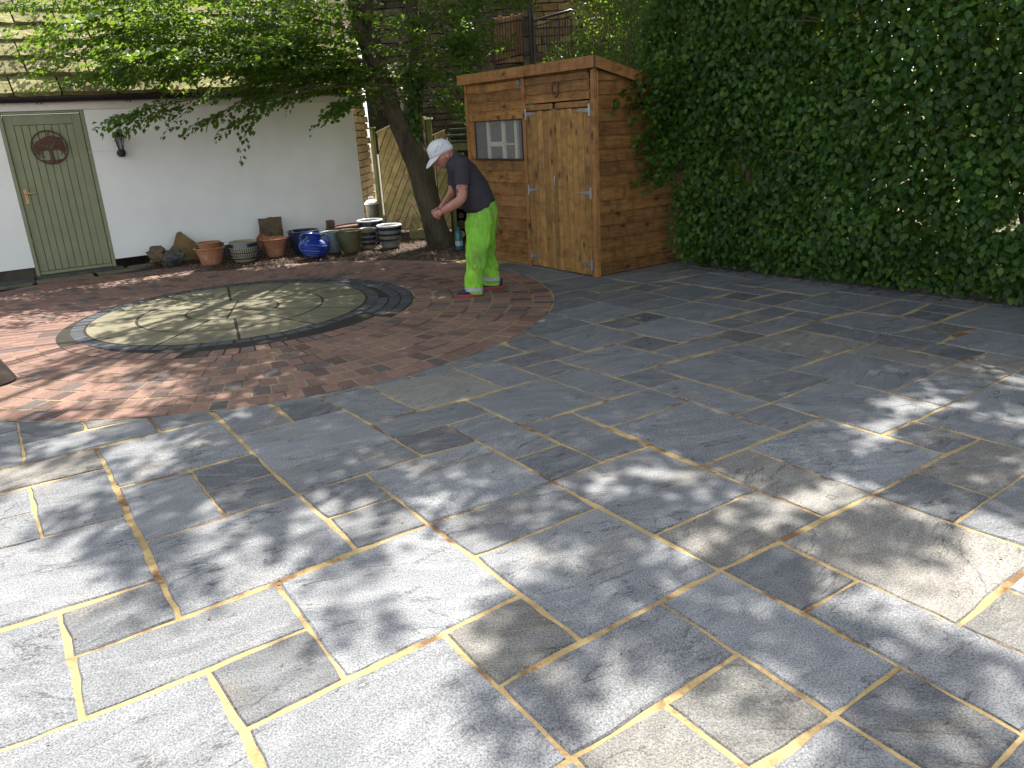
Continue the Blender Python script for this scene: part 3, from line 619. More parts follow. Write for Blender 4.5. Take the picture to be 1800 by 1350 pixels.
# roof
roof = MB(); PT = math.radians(42); ct, st_ = math.cos(PT), math.sin(PT)
E0 = Vector((0, -.13, 2.055))
def rp(x, s, h=0): return (x, E0.y+s*ct-h*st_, E0.z+s*st_+h*ct)
SLN = 3.6
roof.add([rp(-6, .03, -.03), rp(HX1+.05, .03, -.03), rp(HX1+.05, SLN, -.03), rp(-6, SLN, -.03), rp(-6, .03, -.06), rp(HX1+.05, .03, -.06), rp(HX1+.05, SLN, -.06), rp(-6, SLN, -.06)], [(0,1,2,3), (7,6,5,4), (0,4,5,1), (1,5,6,2), (2,6,7,3), (3,7,4,0)])
roof.add([(-6, 2.55, 4.42), (HX1+.05, 2.55, 4.42), (HX1+.05, 5.15, 2.05), (-6, 5.15, 2.05)], [(0, 1, 2, 3)])
rf = roof.build('roof', M['under'], house)
s = -.02; row = 0
exps = [.315, .315, .31, .30, .295, .29, .28, .28, .27, .27, .26]
rt = random.Random(11)
for row, ex in enumerate(exps):
    x = -2.9 - rt.random()*.5
    while x < HX1+.03:
        wd = rt.uniform(.34, .72); x1 = min(x+wd, HX1+.06)
        if x1-x > .08:
            h0 = .060+rt.uniform(-.014, .016); L = ex+.12; n = 7; g2 = rt.uniform(.006, .012)
            lo = [(x+g2+(x1-x-2*g2)*i/n, -.020*rt.random()+(-.012 if i in (0, n) and rt.random() < .3 else 0)*-1) for i in range(n+1)]
            v = []; lift = .012+rt.uniform(-.004, .01)
            for xx, dy in lo: v.append(rp(xx, s+dy, lift+h0+rt.uniform(-.003, .003)))
            for xx, dy in lo: v.append(rp(xx, s+dy+.004, lift+rt.uniform(-.004, .003)))
            v += [rp(x1-g2, s+L, .004+.016), rp(x+g2, s+L, .004+.016), rp(x1-g2, s+L, -.012), rp(x+g2, s+L, -.012)]
            a = n+1; b = 2*a
            f = [tuple(range(a))+(b, b+1)]
            f += [(i, i+a, i+a+1, i+1) for i in range(n)]
            f += [(0, b+1, b+3, a), (n, n+a, b+2, b)]
            mt = MB(); mt.add(v, [tuple(reversed(q)) for q in f]); mt.build('roof_slab', M['tile'], rf)
        x = x1
    s += ex
# lantern
lan = thing('wall_lantern', 'small black coach lantern fixed to the white wall beside the green door', 'lantern', (-4.671+.0, 10.012, 1.40), TH)
c = Matrix.Translation((0, -.14, 0))
mb = MB(); mb.lathe([(.0, -.075), (.028, -.07), (.042, -.04), (.045, -.0), (.030, .01)], 16, (0, -.10, 0)); mb.tube([(0, -.10, -.02), (0, -.06, -.05), (0, .0, -.03)], .010, 8); mb.lathe([(.0, 0), (.045, .0), (.045, .02), (0, .022)], 16, M=Matrix.Translation((0, 0, -.03)) @ Matrix.Rotation(PI/2, 4, 'X')); mb.build('bracket', M['black'], lan, True, 50)
mb = MB(); mb.lathe([(.028, .02), (.050, .155)], 6, (0, -.10, 0)); mb.build('glass', M['lampglass'], lan)
mb = MB()
for i in range(6):
    a = 2*PI*i/6; mb.tube([(.029*math.cos(a), -.10+.029*math.sin(a), .01), (.052*math.cos(a), -.10+.052*math.sin(a), .158)], .004, 5)
mb.lathe([(.0, .0), (.034, .004), (.034, .018), (0, .02)], 12, (0, -.10, 0)); mb.build('cage', M['black'], lan)
mb = MB(); mb.lathe([(.0, .158), (.074, .156), (.072, .168), (.052, .195), (.030, .222), (.012, .232), (.009, .25), (.0, .256)], 18, (0, -.10, 0)); mb.build('cap', M['black'], lan, True, 40)
mb = MB(); mb.tube([(-.05, -.004, .0), (-.12, -.004, .012), (-.22, -.003, .008), (-.36, -.003, .006)], .003, 5); mb.build('cable', M['whiteglaze'], lan)
# tree-of-life plaque on the door
pla = thing('tree_plaque', 'round rusty metal cut-out of a tree hanging on the green door', 'plaque', (-5.646, 9.343, 0), TH)
pcx, pcz, pr, py = .437, 1.485, .193, .020
mb = MB()
nn = 48; rs = []
for i in range(nn+1):
    a = 2*PI*i/nn; rs.append((pcx+(pr-.007)*math.cos(a), py, pcz+(pr-.007)*math.sin(a)))
mb.tube(rs, .0085, 6, False); mb.build('rim', M['rust'], pla)
mb = MB(); rt = random.Random(5)
def br(p, a, L, r, d):
    q = (p[0]+math.cos(a)*L, p[1]+math.sin(a)*L)
    if math.hypot(q[0], q[1]) > pr-.012: return
    mb.tube([(pcx+p[0], py, pcz+p[1]), (pcx+(p[0]+q[0])/2+rt.uniform(-.004, .004), py, pcz+(p[1]+q[1])/2), (pcx+q[0], py, pcz+q[1])], [r, r*.85, r*.75], 5)
    if d > 0:
        for da in ([-.55, .1, .6] if d > 3 else [-.6, .55]): br(q, a+da+rt.uniform(-.25, .25), L*rt.uniform(.7, .92), max(r*.72, .003), d-1)
mb.tube([(pcx+.0, py, pcz-.17), (pcx+.006, py, pcz-.09), (pcx+.0, py, pcz-.03)], [.024, .016, .016], 8)
for a in (PI*.5, PI*.25, PI*.75, PI*.08, PI*.92): br((0, -.03), a, .045, .010, 5)
for i in range(16):
    a = rt.uniform(-.3, PI+.3); r_ = rt.uniform(.07, .165); p = (pcx+math.cos(a)*r_, pcz+math.sin(a)*r_)
    mb.tube([(p[0]+.013*math.cos(q)*(1-q*.08), py, p[1]+.013*math.sin(q)*(1-q*.08)) for q in [i*.7 for i in range(8)]], .0032, 4)
mb.tube([(pcx-.11, py, pcz-.145), (pcx-.03, py, pcz-.155), (pcx, py, pcz-.14), (pcx+.04, py, pcz-.157), (pcx+.11, py, pcz-.142)], [.005, .010, .014, .010, .005], 6)
mb.build('tree_cut_out', M['rust'], pla)

# ---------------------------------------------------------------- shed
shed = thing('wooden_shed', 'brown stained timber shed with double doors and a long window', 'shed', (.889, 7.451, 0), TH)
SW, SDp = 2.165, 1.32; RH = 1.90; SLP = -.25
def shed_roof(x): return RH+SLP*x
def vboard(y0, y1, z0, z1, x=-.012, t=.014, mat='plank', name='plank', par=None):
    mb = MB(); mb.box(x, x+t, y0, y1, z0, z1, ch=.0055); return mb.build(name, M[mat], par or shed)
def hboard_front(y0, y1, z0, z1, lip=True):
    mb = MB()
    v = [(-.013, y0, z0), (-.013, y1, z0), (-.013, y1, z1-.024), (-.013, y0, z1-.024), (-.001, y0, z1-.012), (-.001, y1, z1-.012), (-.001, y0, z1), (-.001, y1, z1), (.004, y0, z1), (.004, y1, z1), (.004, y0, z0), (.004, y1, z0)]
    f = [(0, 3, 2, 1), (3, 4, 5, 2), (4, 6, 7, 5), (6, 8, 9, 7), (8, 10, 11, 9), (10, 0, 1, 11), (0, 10, 8, 6, 4, 3), (1, 2, 5, 7, 9, 11)]
    mb.add(v, f); mb.build('board', M['board'], shed)
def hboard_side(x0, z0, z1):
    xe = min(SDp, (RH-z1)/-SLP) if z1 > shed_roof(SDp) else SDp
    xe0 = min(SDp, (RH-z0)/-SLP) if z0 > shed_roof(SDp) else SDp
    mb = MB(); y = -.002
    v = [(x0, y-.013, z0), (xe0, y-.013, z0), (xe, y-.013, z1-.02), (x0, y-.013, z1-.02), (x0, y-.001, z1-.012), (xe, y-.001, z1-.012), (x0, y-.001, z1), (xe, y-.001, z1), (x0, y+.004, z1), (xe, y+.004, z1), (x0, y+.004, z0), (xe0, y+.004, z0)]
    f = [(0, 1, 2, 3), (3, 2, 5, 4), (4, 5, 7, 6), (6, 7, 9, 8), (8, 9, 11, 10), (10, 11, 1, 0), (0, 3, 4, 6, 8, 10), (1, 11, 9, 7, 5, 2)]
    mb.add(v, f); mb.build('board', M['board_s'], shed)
YP0, YP1 = 1.035, 1.085                     # middle post
zs = [.0, .105, .235, .36, .485, .61, .735, .86, .985, 1.112]
for i in range(len(zs)-1): hboard_front(YP1, SW-.045, zs[i]+.002, zs[i+1]-.001)
for z0, z1 in ((1.508, 1.605), (1.605, 1.70), (1.70, 1.795), (1.795, 1.90)): hboard_front(YP1, SW-.045, z0+.002, z1-.001)
for z0, z1 in ((1.64, 1.72), (1.72, 1.815), (1.815, 1.90)): hboard_front(.055, YP0, z0+.002, z1-.001)
hboard_front(YP1, 1.115, 1.114, 1.506); hboard_front(2.0, SW-.045, 1.114, 1.506)
k = 16; hh = 1.90/k
for i in range(k): hboard_side(.035, i*hh+.012, (i+1)*hh+.011)
mb = MB(); mb.box(-.028, .0, YP0, YP1, .0, 1.895, ch=.004); mb.build('post', M['trim'], shed)
mb = MB(); mb.box(-.028, .018, -.024, .022, .0, 1.895, ch=.004); mb.build('corner_post', M['trim'], shed)
mb = MB(); mb.box(-.028, .018, SW-.045, SW, .0, 1.895, ch=.004); mb.build('corner_post', M['trim'], shed)
mb = MB(); mb.box(.0195, .034, -.020, .0, .0, 1.875, ch=.003); mb.build('corner_trim', M['trim'], shed)
mb = MB(); mb.box(-.016, .0, .024, .048, .0, 1.64, ch=.003); mb.build('door_post', M['trim'], shed)
mb = MB(); mb.box(.012, SDp, .01, SW-.01, -.01, .02); mb.box(SDp-.02, SDp, .0, SW, .0, 1.56); mb.box(.01, SDp, SW-.02, SW, .0, 1.55); mb.build('shell', M['darkwood'], shed)
mb = MB(); mb.add([(.006, .03, .02), (.006, 1.06, .02), (.006, 1.06, 1.62), (.006, .03, 1.62)], [(0, 1, 2, 3)]); mb.build('door_backing', M['under'], shed)
# roof and fascia boards
mb = MB(); ov = .05
mb.add([(-.05, -.05, shed_roof(-.05)+.06), (SDp+.06, -.05, shed_roof(SDp)+.045), (SDp+.06, SW+.05, shed_roof(SDp)+.045), (-.05, SW+.05, shed_roof(-.05)+.06), (-.05, -.05, shed_roof(-.05)+.03), (SDp+.06, -.05, shed_roof(SDp)+.015), (SDp+.06, SW+.05, shed_roof(SDp)+.015), (-.05, SW+.05, shed_roof(-.05)+.03)],
       [(0, 1, 2, 3), (7, 6, 5, 4), (0, 4, 5, 1), (1, 5, 6, 2), (2, 6, 7, 3), (3, 7, 4, 0)]); mb.build('roof', M['felt'], shed)
for y0, y1 in ((-.066, 1.088), (1.092, SW+.07)):
    mb = MB(); mb.box(-.068, -.052, y0, y1, 1.897, 1.998, ch=.003); mb.build('fascia_board', M['trim_y'], shed)
mb = MB(); v = []
for y in (-.070, -.053):
    v += [(-.05, y, 1.905), (SDp+.08, y, 1.905+SLP*(SDp+.13)), (SDp+.08, y, 2.0+SLP*(SDp+.13)), (-.05, y, 2.0)]
mb.add(v, [(0, 1, 2, 3), (7, 6, 5, 4), (0, 4, 5, 1), (1, 5, 6, 2), (2, 6, 7, 3), (3, 7, 4, 0)]); mb.build('fascia_board', M['trim_x'], shed)
mb = MB(); mb.box(-.06, -.048, -.074, -.066, 1.89, 2.012); mb.build('felt_corner', M['felt'], shed)
# header strips over the doors
for y0, y1 in ((.05, .545), (.60, 1.033)):
    mb = MB(); mb.box(-.022, -.004, y0, y1, 1.575, 1.628, ch=.003); mb.build('door_header', M['trim_y'], shed)
# doors
for nm, y0, y1, ng in (('right', .050, .572, 6), ('left', .578, 1.033, 5)):
    mb = MB(); mb.box(.0, .005, y0, y1, .012, 1.565); d = mb.build('door', M['under'], shed)
    pw = (y1-y0)/ng
    for i in range(ng): vboard(y0+i*pw+.002, y0+(i+1)*pw-.002, .010, 1.566+random.uniform(-.004, .004), -.017-.003*random.random(), .015, 'plank', 'plank', d)
    hy = y0+.004 if nm == 'right' else y1-.004; sg = 1 if nm == 'right' else -1
    for hz in (.115, .80, 1.545):
        mb = MB(); yy = sorted((hy, hy-sg*.022)); mb.box(-.026, -.0205, yy[0], yy[1], hz-.055, hz+.055, ch=.0015)
        a = hy+sg*.002; b_ = hy+sg*.17
        vs = [(-.0255, a, hz-.019), (-.0255, a, hz+.019), (-.0255, b_, hz+.007), (-.0255, b_, hz-.007)]; vs += [(x_+.004, y_, z_) for x_, y_, z_ in vs]
        mb.add(vs, [(0, 3, 2, 1), (4, 5, 6, 7), (0, 1, 5, 4), (1, 2, 6, 5), (2, 3, 7, 6), (3, 0, 4, 7)])
        mb.tube([(-.026, hy, hz-.05), (-.026, hy, hz+.05)], .007, 6)
        mb.build('hinge', M['galv'], d)
    if nm == 'right':
        mb = MB(); mb.tube([(-.020, y1-.012, .955), (-.045, y1-.012, .945), (-.052, y1-.012, .90), (-.045, y1-.012, .855), (-.020, y1-.012, .845)], .006, 8); mb.box(-.023, -.019, y1-.024, y1, .93, .97); mb.box(-.023, -.019, y1-.024, y1, .83, .87); mb.build('pull_handle', M['galv'], d)
        mb = MB(); mb.box(-.03, -.0205, y1-.028, y1+.03, .012, 1.575, ch=.003); mb.build('cover_strip', M['plank'], d)
# window
wn = MB(); wn.box(-.02, .0, 1.105, 1.118, 1.112, 1.51); wn.box(-.02, .0, 1.995, 2.008, 1.112, 1.51); wn.box(-.02, .0, 1.1185, 1.9945, 1.498, 1.51)
wd_ = wn.build('window', M['black'], shed)
mb = MB(); mb.box(-.030, .0, 1.10, 2.01, 1.098, 1.1115, ch=.002); mb.build('sill', M['black'], wd_)
mb = MB(); mb.box(-.010, -.006, 1.118, 1.995, 1.112, 1.498); mb.build('pane', M['sheen_pane'], wd_)
mb = MB(); mb.lathe([(0, -.008), (.028, -.008), (.030, -.002), (.030, .006), (0, .006)], 20, M=Matrix.Translation((-.022, 1.135, 1.845)) @ Matrix.Rotation(-PI/2, 4, 'Y')); mb.build('white_disc', M['celadon'], shed, True, 40)
# added glazed frame, imitates the white frame reflected in the pane
fr = thing('reflected_window_frame', 'cream frame added inside the shed to imitate a window reflected in its pane', 'window frame', (.889, 7.451, 0), TH)
mb = MB(); X0, X1 = .035, .07
for y0, y1, z0, z1 in ((1.28, 1.325, .75, 1.56), (1.50, 1.56, .75, 1.56), (1.80, 1.85, .75, 1.56)): mb.box(X0, X1, y0, y1, z0, z1, ch=.004)
for y0, y1, z0, z1 in ((1.561, 1.799, 1.235, 1.285), (1.561, 1.799, .75, .79), (1.326, 1.499, 1.25, 1.265)): mb.box(X0+.002, X1-.002, y0, y1, z0, z1, ch=.003)
mb.build('frame', M['cream'], fr)
mb = MB(); mb.box(.05, .053, 1.326, 1.499, .79, 1.56); mb.box(.05, .053, 1.561, 1.799, .79, 1.56); mb.build('pane', M['glass'], fr)  # panes of the added frame, part of the imitated reflection
# horseshoe
hs = thing('horseshoe', 'rusty horseshoe nailed points up above the shed doors', 'horseshoe', (.889, 7.451, 0), TH)
mb = MB(); pts = []
for yy, zz in ((-.030, .070), (-.042, .040), (-.048, .005), (-.046, -.025), (-.034, -.050), (-.017, -.064), (0, -.068), (.017, -.064), (.034, -.050), (.046, -.025), (.048, .005), (.042, .040), (.030, .070)):
    pts.append((-.022, .545+yy, 1.755+zz))
mb.tube(pts, [.006]+[.0085]*11+[.006], 6); mb.build('shoe', M['rust'], hs, True)

# ================================================================ FENCE, WALLS BEHIND
def fence_panel(label, p0, p1, z0, z1, apex, arch, mode):
    d = Vector((p1[0]-p0[0], p1[1]-p0[1])); L = d.length; rz = math.atan2(d.y, d.x)
    t = thing('garden_fence', label, 'fence', (p0[0], p0[1], 0), rz, 'larch fence panels behind the tree')
    top = lambda x: z0+(z1-z0)*x/L+arch*math.sin(PI*min(max(x/L, 0), 1)*.9)
    # diagonal boards clipped to the panel outline
    bw = .095
    def clip_board(side, off):
        sgn = 1 if side == 0 else -1; th = math.radians(62)
        dx, dz = math.cos(th)*sgn, math.sin(th)
        if mode == 'chevron': xa, xb = (0.02, apex) if side == 0 else (apex, L-.02)
        else: xa, xb = .02, L-.02
        poly = []
        # parallelogram strip through (off,0) direction d
        nx = bw/math.sin(th)*.90
        b = bmesh.new(); S = 4.0
        vs = [b.verts.new((off+q+S*s_*dx, 0, S*s_*dz)) for q, s_ in ((0, -.3), (nx, -.3), (nx, 1), (0, 1))]
        b.faces.new(vs)
        def cut(co, no): 
            bmesh.ops.bisect_plane(b, geom=list(b.verts)+list(b.edges)+list(b.faces), plane_co=co, plane_no=no, clear_outer=True)
        cut((xa, 0, 0), (-1, 0, 0)); cut((xb, 0, 0), (1, 0, 0)); cut((0, 0, .04), (0, 0, -1))
        # arch approximated by three planes
        for xx in (L*.15, L*.5, L*.85):
            h = .02; sl_ = (top(xx+h)-top(xx-h))/(2*h); cut((xx, 0, top(xx)), (-sl_, 0, 1))
        if not b.faces: b.free(); return
        b.faces.ensure_lookup_table(); f = max(b.faces, key=lambda f: f.calc_area())
        if f.calc_area() < .0006: b.free(); return
        pts = [v.co.copy() for v in f.verts]; b.free()
        if len(pts) < 3: return
        yo = random.uniform(-.005, .005)
        # mesh in board frame so that the grain follows the board
        ang = th if sgn > 0 else PI-th
        R_m = Matrix.Rotation(-(PI/2-ang) , 4, 'Y'); Ri = R_m.inverted()
        c = sum(pts, Vector())/len(pts); mbb = MB(); n = len(pts)
        A = [R_m @ (p-c) for p in pts]
        mbb.add([(a.x, yo-.009, a.z) for a in A]+[(a.x, yo+.009, a.z) for a in A], [tuple(range(n)), tuple(reversed(range(n, 2*n)))]+[(i, i+n, (i+1) % n+n, (i+1) % n) for i in range(n)])
        o = link('board', mbb.mesh('board', M['fence']), t, c); o.rotation_mode = 'QUATERNION'; o.rotation_quaternion = Ri.to_quaternion()
    offs = -2.0
    while offs < L+2.0:
        if mode == 'chevron': clip_board(0, offs); clip_board(1, offs)
        else: clip_board(0, offs)
        offs += bw/math.sin(math.radians(62))
    mb = MB(); n = 10
    mb.tube([(L*i/n, 0, top(L*i/n)+.004) for i in range(n+1)], .016, 4); mb.build('top_rail', M['fencepost'], t)
    mb = MB(); mb.box(0, L, .012, .03, .02, .06); mb.build('bottom_rail', M['fencepost'], t)
    mb = MB(); xs_ = [L*i/8 for i in range(9)]; mb.add([(x, .0095, .04) for x in xs_]+[(x, .0095, top(x)) for x in xs_]+[(x, .014, .04) for x in xs_]+[(x, .014, top(x)) for x in xs_], [(i, i+1, i+10, i+9) for i in range(8)]+[(i+19, i+18, i+27, i+28) for i in range(8)]); mb.build('backing', M['darkwood'], t)  # added dark sheet, stops light in the gaps so grooves look shaded
    return t
fence_panel('sunlit fence panel with chevron boards between the cottage and the leaning trunk', (-1.80, 12.0), (-1.03, 11.75), 1.44, 1.60, .46, .05, 'chevron')
fence_panel('arched diagonal board fence panel between the trunk and the log store', (-.95, 11.72), (.35, 11.5), 1.36, 1.52, .5, .10, 'diag')
for lab, x, y, h, wd in (('green stained fence post nearest the cottage wall', -1.86, 12.02, 1.50, .04), ('fence post with a pale cap right of the leaning trunk', -.99, 11.72, 1.585, .05)):
    t = thing('fence_post', lab, 'post', (x, y, 0), -.2, 'fence posts')
    mb = MB(); mb.box(-wd/2-.008, wd/2+.008, -.035, .035, -.05, h, ch=.004); mb.build('shaft', M['fencepost'], t)
    mb = MB(); mb.box(-wd/2-.025, wd/2+.025, -.055, .055, h+.001, h+.025, ch=.004); mb.build('cap', M['fencepost'] if wd < .045 else M['cream'], t)

def block_mesh(L, h, t, seed, mat, rough=.006):
    r = random.Random(seed); b = bmesh.new(); bmesh.ops.create_cube(b, size=1)
    for v in b.verts: v.co = Vector((v.co.x*L, v.co.y*t, v.co.z*h))
    bmesh.ops.subdivide_edges(b, edges=[e for e in b.edges if abs((e.verts[0].co-e.verts[1].co).x) > L*.5], cuts=1)
    for v in b.verts:
        v.co += Vector((r.uniform(-1, 1)*rough*.7, r.uniform(-1, 1)*rough, r.uniform(-1, 1)*rough*.7))
        if v.co.y < 0 and abs(v.co.z) > h*.3: v.co.y += rough*.6
    me = bpy.data.meshes.new('stone'); b.to_mesh(me); b.free(); me.materials.append(mat); return me
def stone_wall(parent, L, z0, z1, ch, bl, mat, backmat, keep=lambda x, z: True, T=.3, seed=1, hgt=None):
    r = random.Random(seed)
    meshes = [block_mesh(bl*f_-.006, ch-.018, .10, i, mat) for i, f_ in enumerate((.62, .8, 1., 1.15, .7))]
    wid = [bl*f_ for f_ in (.62, .8, 1., 1.15, .7)]
    z = z0
    while z < z1:
        x = -r.random()*bl*.5
        while x < L:
            i = r.randrange(5)
            if keep(x+wid[i]/2, z+ch/2) and x+wid[i] <= L+.05:
                link('stone', meshes[i], parent, (x+wid[i]/2, .04+r.uniform(-.006, .006), z+ch/2))
            x += wid[i]+.012
        z += ch
    mb = MB(); mb.box(0, L, .055, T, z0-.1, (hgt or z1)); mb.build('backing', backmat, parent)
nb = thing('sandstone_house_side', 'warm cream sandstone wall of the neighbouring house behind the cottage end', 'stone wall', (-2.45, 11.85, 0), PI/2)
stone_wall(nb, 3.6, .0, 2.75, .125, .36, M['stone_y'], M['joint_y'], seed=2, T=.3, hgt=5.2)
mb = MB(); mb.tube([(1.55, -.05, 1.50), (1.55, -.05, 4.9)], .042, 12); pp = mb.build('downpipe', M['gutter'], nb, True, 40)
nd = thing('weathered_stone_house', 'dark weathered stone house wall rising behind the trees and shed', 'house', (-2.45, 15.45, 0), 0)
stone_wall(nd, 3.2, 1.15, 3.85, .115, .30, M['stone_d'], M['joint_d'], keep=lambda x, z: x > .3, seed=5, T=.4, hgt=4.1)
mb = MB(); mb.box(3.2, 9.5, .06, .4, 0, 4.1); mb.build('wall', M['stone_d'], nd)
tw = thing('terrace_wall', 'stone retaining wall of the raised terrace behind the shed', 'wall', (-.30, 13.25, 0), 0)
mb = MB(); mb.box(0, 4.6, .05, 2.0, -.05, 2.36); mb.build('core', M['joint_d'], tw)
mm_ = [block_mesh(.28*f_, .105, .08, i+20, M['stone_d']) for i, f_ in enumerate((.8, 1, 1.3))]
for r_ in range(9):
    x = random.random()*.1
    while x < 1.5:
        i = random.randrange(3); wdt = .28*(.8, 1, 1.3)[i]; link('stone', mm_[i], tw, (x+wdt/2, .03, 1.32+r_*.117)); x += wdt+.012
sb = thing('sandstone_porch_wall', 'brown sandstone wall behind the terrace railing', 'wall', (.66, 14.6, 0), 0)
stone_wall(sb, 1.6, 2.36, 4.3, .13, .32, M['stone_b'], M['joint_d'], seed=8, T=.3, hgt=5.0)
for lab, x, y, wd, z0, z1, mt in (('square stone gate pier left of the slatted gate', -.20, 13.12, .20, 2.2, 3.5, 'stone_d'), ('dark round-edged stone pier between the gate and the railing', .47, 12.98, .17, 2.2, 3.7, 'stone_d')):
    t = thing('gate_pier', lab, 'pier', (x, y, z0)); z = 0; i = 0
    while z < z1-z0:
        h = random.uniform(.2, .3); mb = MB(); mb.box(0, wd, 0, .2, z+.004, z+h-.004, ch=.012); mb.build('stone', M[mt], t); z += h
    mb = MB(); mb.tube([(wd-.05, -.02, 0), (wd-.05, -.02, z1-z0)], .03, 8)
    if i == 0 and x > 0: mb.build('downpipe', M['gutter'], t, True, 40)
gt_ = thing('garden_gate', 'orange boarded gate behind black iron bars above the shed roof', 'gate', (-.03, 13.12, 2.37))
for i in range(8):
    mb = MB(); mb.box(i*.062, i*.062+.056, .03, .05, .02, .66+random.uniform(0, .05), ch=.003); mb.build('board', M['gatewood'], gt_)
for i in range(12):
    mb = MB(); mb.tube([(.01+i*.044, 0, .0+i*.010), (.01+i*.044, 0, .60+i*.006)], .0065, 5); mb.build('bar', M['black'], gt_)
mb = MB(); mb.tube([(0, 0, .03), (.5, 0, .13)], .010, 5); mb.tube([(0, 0, .56), (.5, 0, .62)], .010, 5); mb.tube([(.1, .0, .17), (.36, .0, .19)], .008, 5); mb.build('rail', M['black'], gt_)
rl = thing('terrace_railing', 'black iron railing with a curved handrail above the shed roof', 'railing', (.63, 12.55, 2.38))
mb = MB(); mb.tube([(0, 0, .52), (.54, 0, .63), (.60, .0, .61), (.66, 0, .52), (.70, 0, .38)], .020, 8); mb.build('handrail', M['gutter'], rl, True)
for i in range(14):
    mb = MB(); x_ = .01+i*.040; mb.tube([(x_, 0, -.03), (x_, 0, .44+i*.0082)], .006, 5); mb.build('bar', M['black'], rl)
mb = MB(); mb.tube([(0, 0, .44), (.56, 0, .555)], .009, 5); mb.tube([(0, 0, 0), (.56, 0, .06)], .009, 5)
for x_ in (.0, .18, .36, .55): mb.tube([(x_, 0, 0), (x_, 0, .52+x_*.2)], .009, 5)
mb.build('frame', M['black'], rl)

# ---------------------------------------------------------------- log store
ls = thing('log_store', 'small log store with green slatted roof beside the shed', 'log store', (-.70, 10.55, 0), .05)
for i in range(4):
    mb = MB(); y = .0+i*.16; z = 1.285+i*.075; mb.box(-.04+i*.05, .95, y-.02, y+.15, z-.012, z+.012, M=None, ch=.003)
    mb.build('roof_slat', M['greenroof'], ls)
mb = MB(); mb.box(.0, .9, .0, .03, 1.17, 1.262, ch=.004); mb.build('header', M['fencepost'], ls)
for x in (.03, .82):
    for y in (.03, .6):
        mb = MB(); mb.box(x, x+.05, y, y+.05, -.05, 1.16+y*.4, ch=.004); mb.build('post', M['fencepost'], ls)
mb = MB(); mb.box(.0, .9, .66, .68, 0, 1.5); mb.box(-.0, .02, .1, .66, .1, 1.2); mb.build('back', M['darkwood'], ls)
mb = MB(); mb.box(.09, .15, .05, .10, .75, 1.168, M=Matrix.Rotation(0, 4, 'Y')); mb.build('brace', M['fencepost'], ls)
lr = random.Random(4)
for i in range(38):
    r_ = lr.uniform(.04, .07); xx = .14+(i % 6)*.125+lr.uniform(-.01, .01); zz = .07+(i//6)*.125
    cn, rn = ('first', 'second', 'third', 'fourth', 'fifth', 'sixth')[i % 6], ('bottom', 'second', 'third', 'fourth', 'fifth', 'sixth', 'top')[i//6]
    lg = thing('split_log', f'{cn} log from the left in the {rn} row up in the log store', 'log', (-.70, 10.55, 0), .05, 'logs in the log store')
    mb = MB(); mb.tube([(xx, .12, zz), (xx, .6, zz)], r_, 9); mb.build('log', M['bark'] , lg); 
    mb = MB(); mb.tube([(xx, .112+lr.random()*.006, zz), (xx, .119, zz)], r_*.96, 9); mb.build('cut_end', M['logend'] if lr.random() < .35 else M['darkwood'], lg)
for i, (xx, zz) in enumerate(((.22, 1.10), (.38, 1.12))):
    t = thing('hanging_pale_peg', ('left' if i == 0 else 'right')+' pale turned peg hanging under the log store header', 'peg', (-.70, 10.55, 0), .05)
    mb = MB(); mb.lathe([(0, -.06), (.018, -.055), (.022, -.01), (.02, .04), (0, .045)], 10, (xx, -.03, zz)); mb.build('peg', M['logend'], t, True, 50)

# ================================================================ POTS AND ROCKS ALONG THE WALL
def pot(name, label, cat, x, y, prof, mat, n=36, rot=None, smooth=True, group='pots along the cottage wall'):
    t = thing(name, label, cat, (x, y, 0), random.random()*6, group)
    mb = MB(); Mx = rot
    mb.lathe(prof, n, M=Mx); mb.build('body', M[mat], t, smooth, 35)
    return t
def hollow(R, H, rb, wall=.012, lip=.016, lipz=.02, bulge=0, n=7):
    """outside up, over the rim, inside down"""
    p = [(0, 0), (rb*.96, 0), (rb, .006)]
    for i in range(1, n):
        t_ = i/n; p.append((rb+(R-lip-rb)*t_+bulge*math.sin(PI*t_), .006+(H-lipz-.006)*t_))
    p += [(R-lip, H-lipz), (R-.003, H-lipz+.003), (R, H-lipz*.55), (R-.003, H-.003), (R-lip*.6, H), (R-lip-wall*.5, H-.004)]
    p += [(R-lip-wall, H-lipz), (rb*.85+(R-rb)*.35, H*.72), (0, H*.70)]
    return p
def band(t, R, z0, z1, mat, name='band', n=36, off=.0015):
    mb = MB(); mb.lathe([(R[0]+off-.003, z0-.001), (R[0]+off, z0), (R[1]+off, z1), (R[1]+off-.003, z1+.001)], n); return mb.build(name, M[mat], t, True, 40)
def fill(t, r, z, mat): 
    mb = MB(); mb.lathe([(0, z+.006), (r*.5, z+.004), (r, z)], 24); return mb.build('soil', M[mat], t)
t = pot('terracotta_pot', 'wide rimmed terracotta pot holding a smaller pot, nearest the rock pile', 'plant pot', -3.655, 9.66, hollow(.192, .215, .118, lip=.020, lipz=.022), 'terra'); 
band(t, (.158, .160), .150, .156, 'terra', 'ridge', off=.004)
t = pot('terracotta_pot', 'small terracotta pot nested inside the wide rimmed one', 'plant pot', -3.655, 9.66, [(r_, z_+.125) for r_, z_ in hollow(.148, .150, .105, lip=.014, lipz=.018)], 'terra')
t = pot('striped_bowl', 'cream bowl pot with dark blue band and vertical dashes', 'plant pot', -3.27, 9.77, hollow(.176, .25, .125, lip=.010, lipz=.014, bulge=.032), 'creamglaze')
band(t, (.181, .176), .185, .228, 'navy')
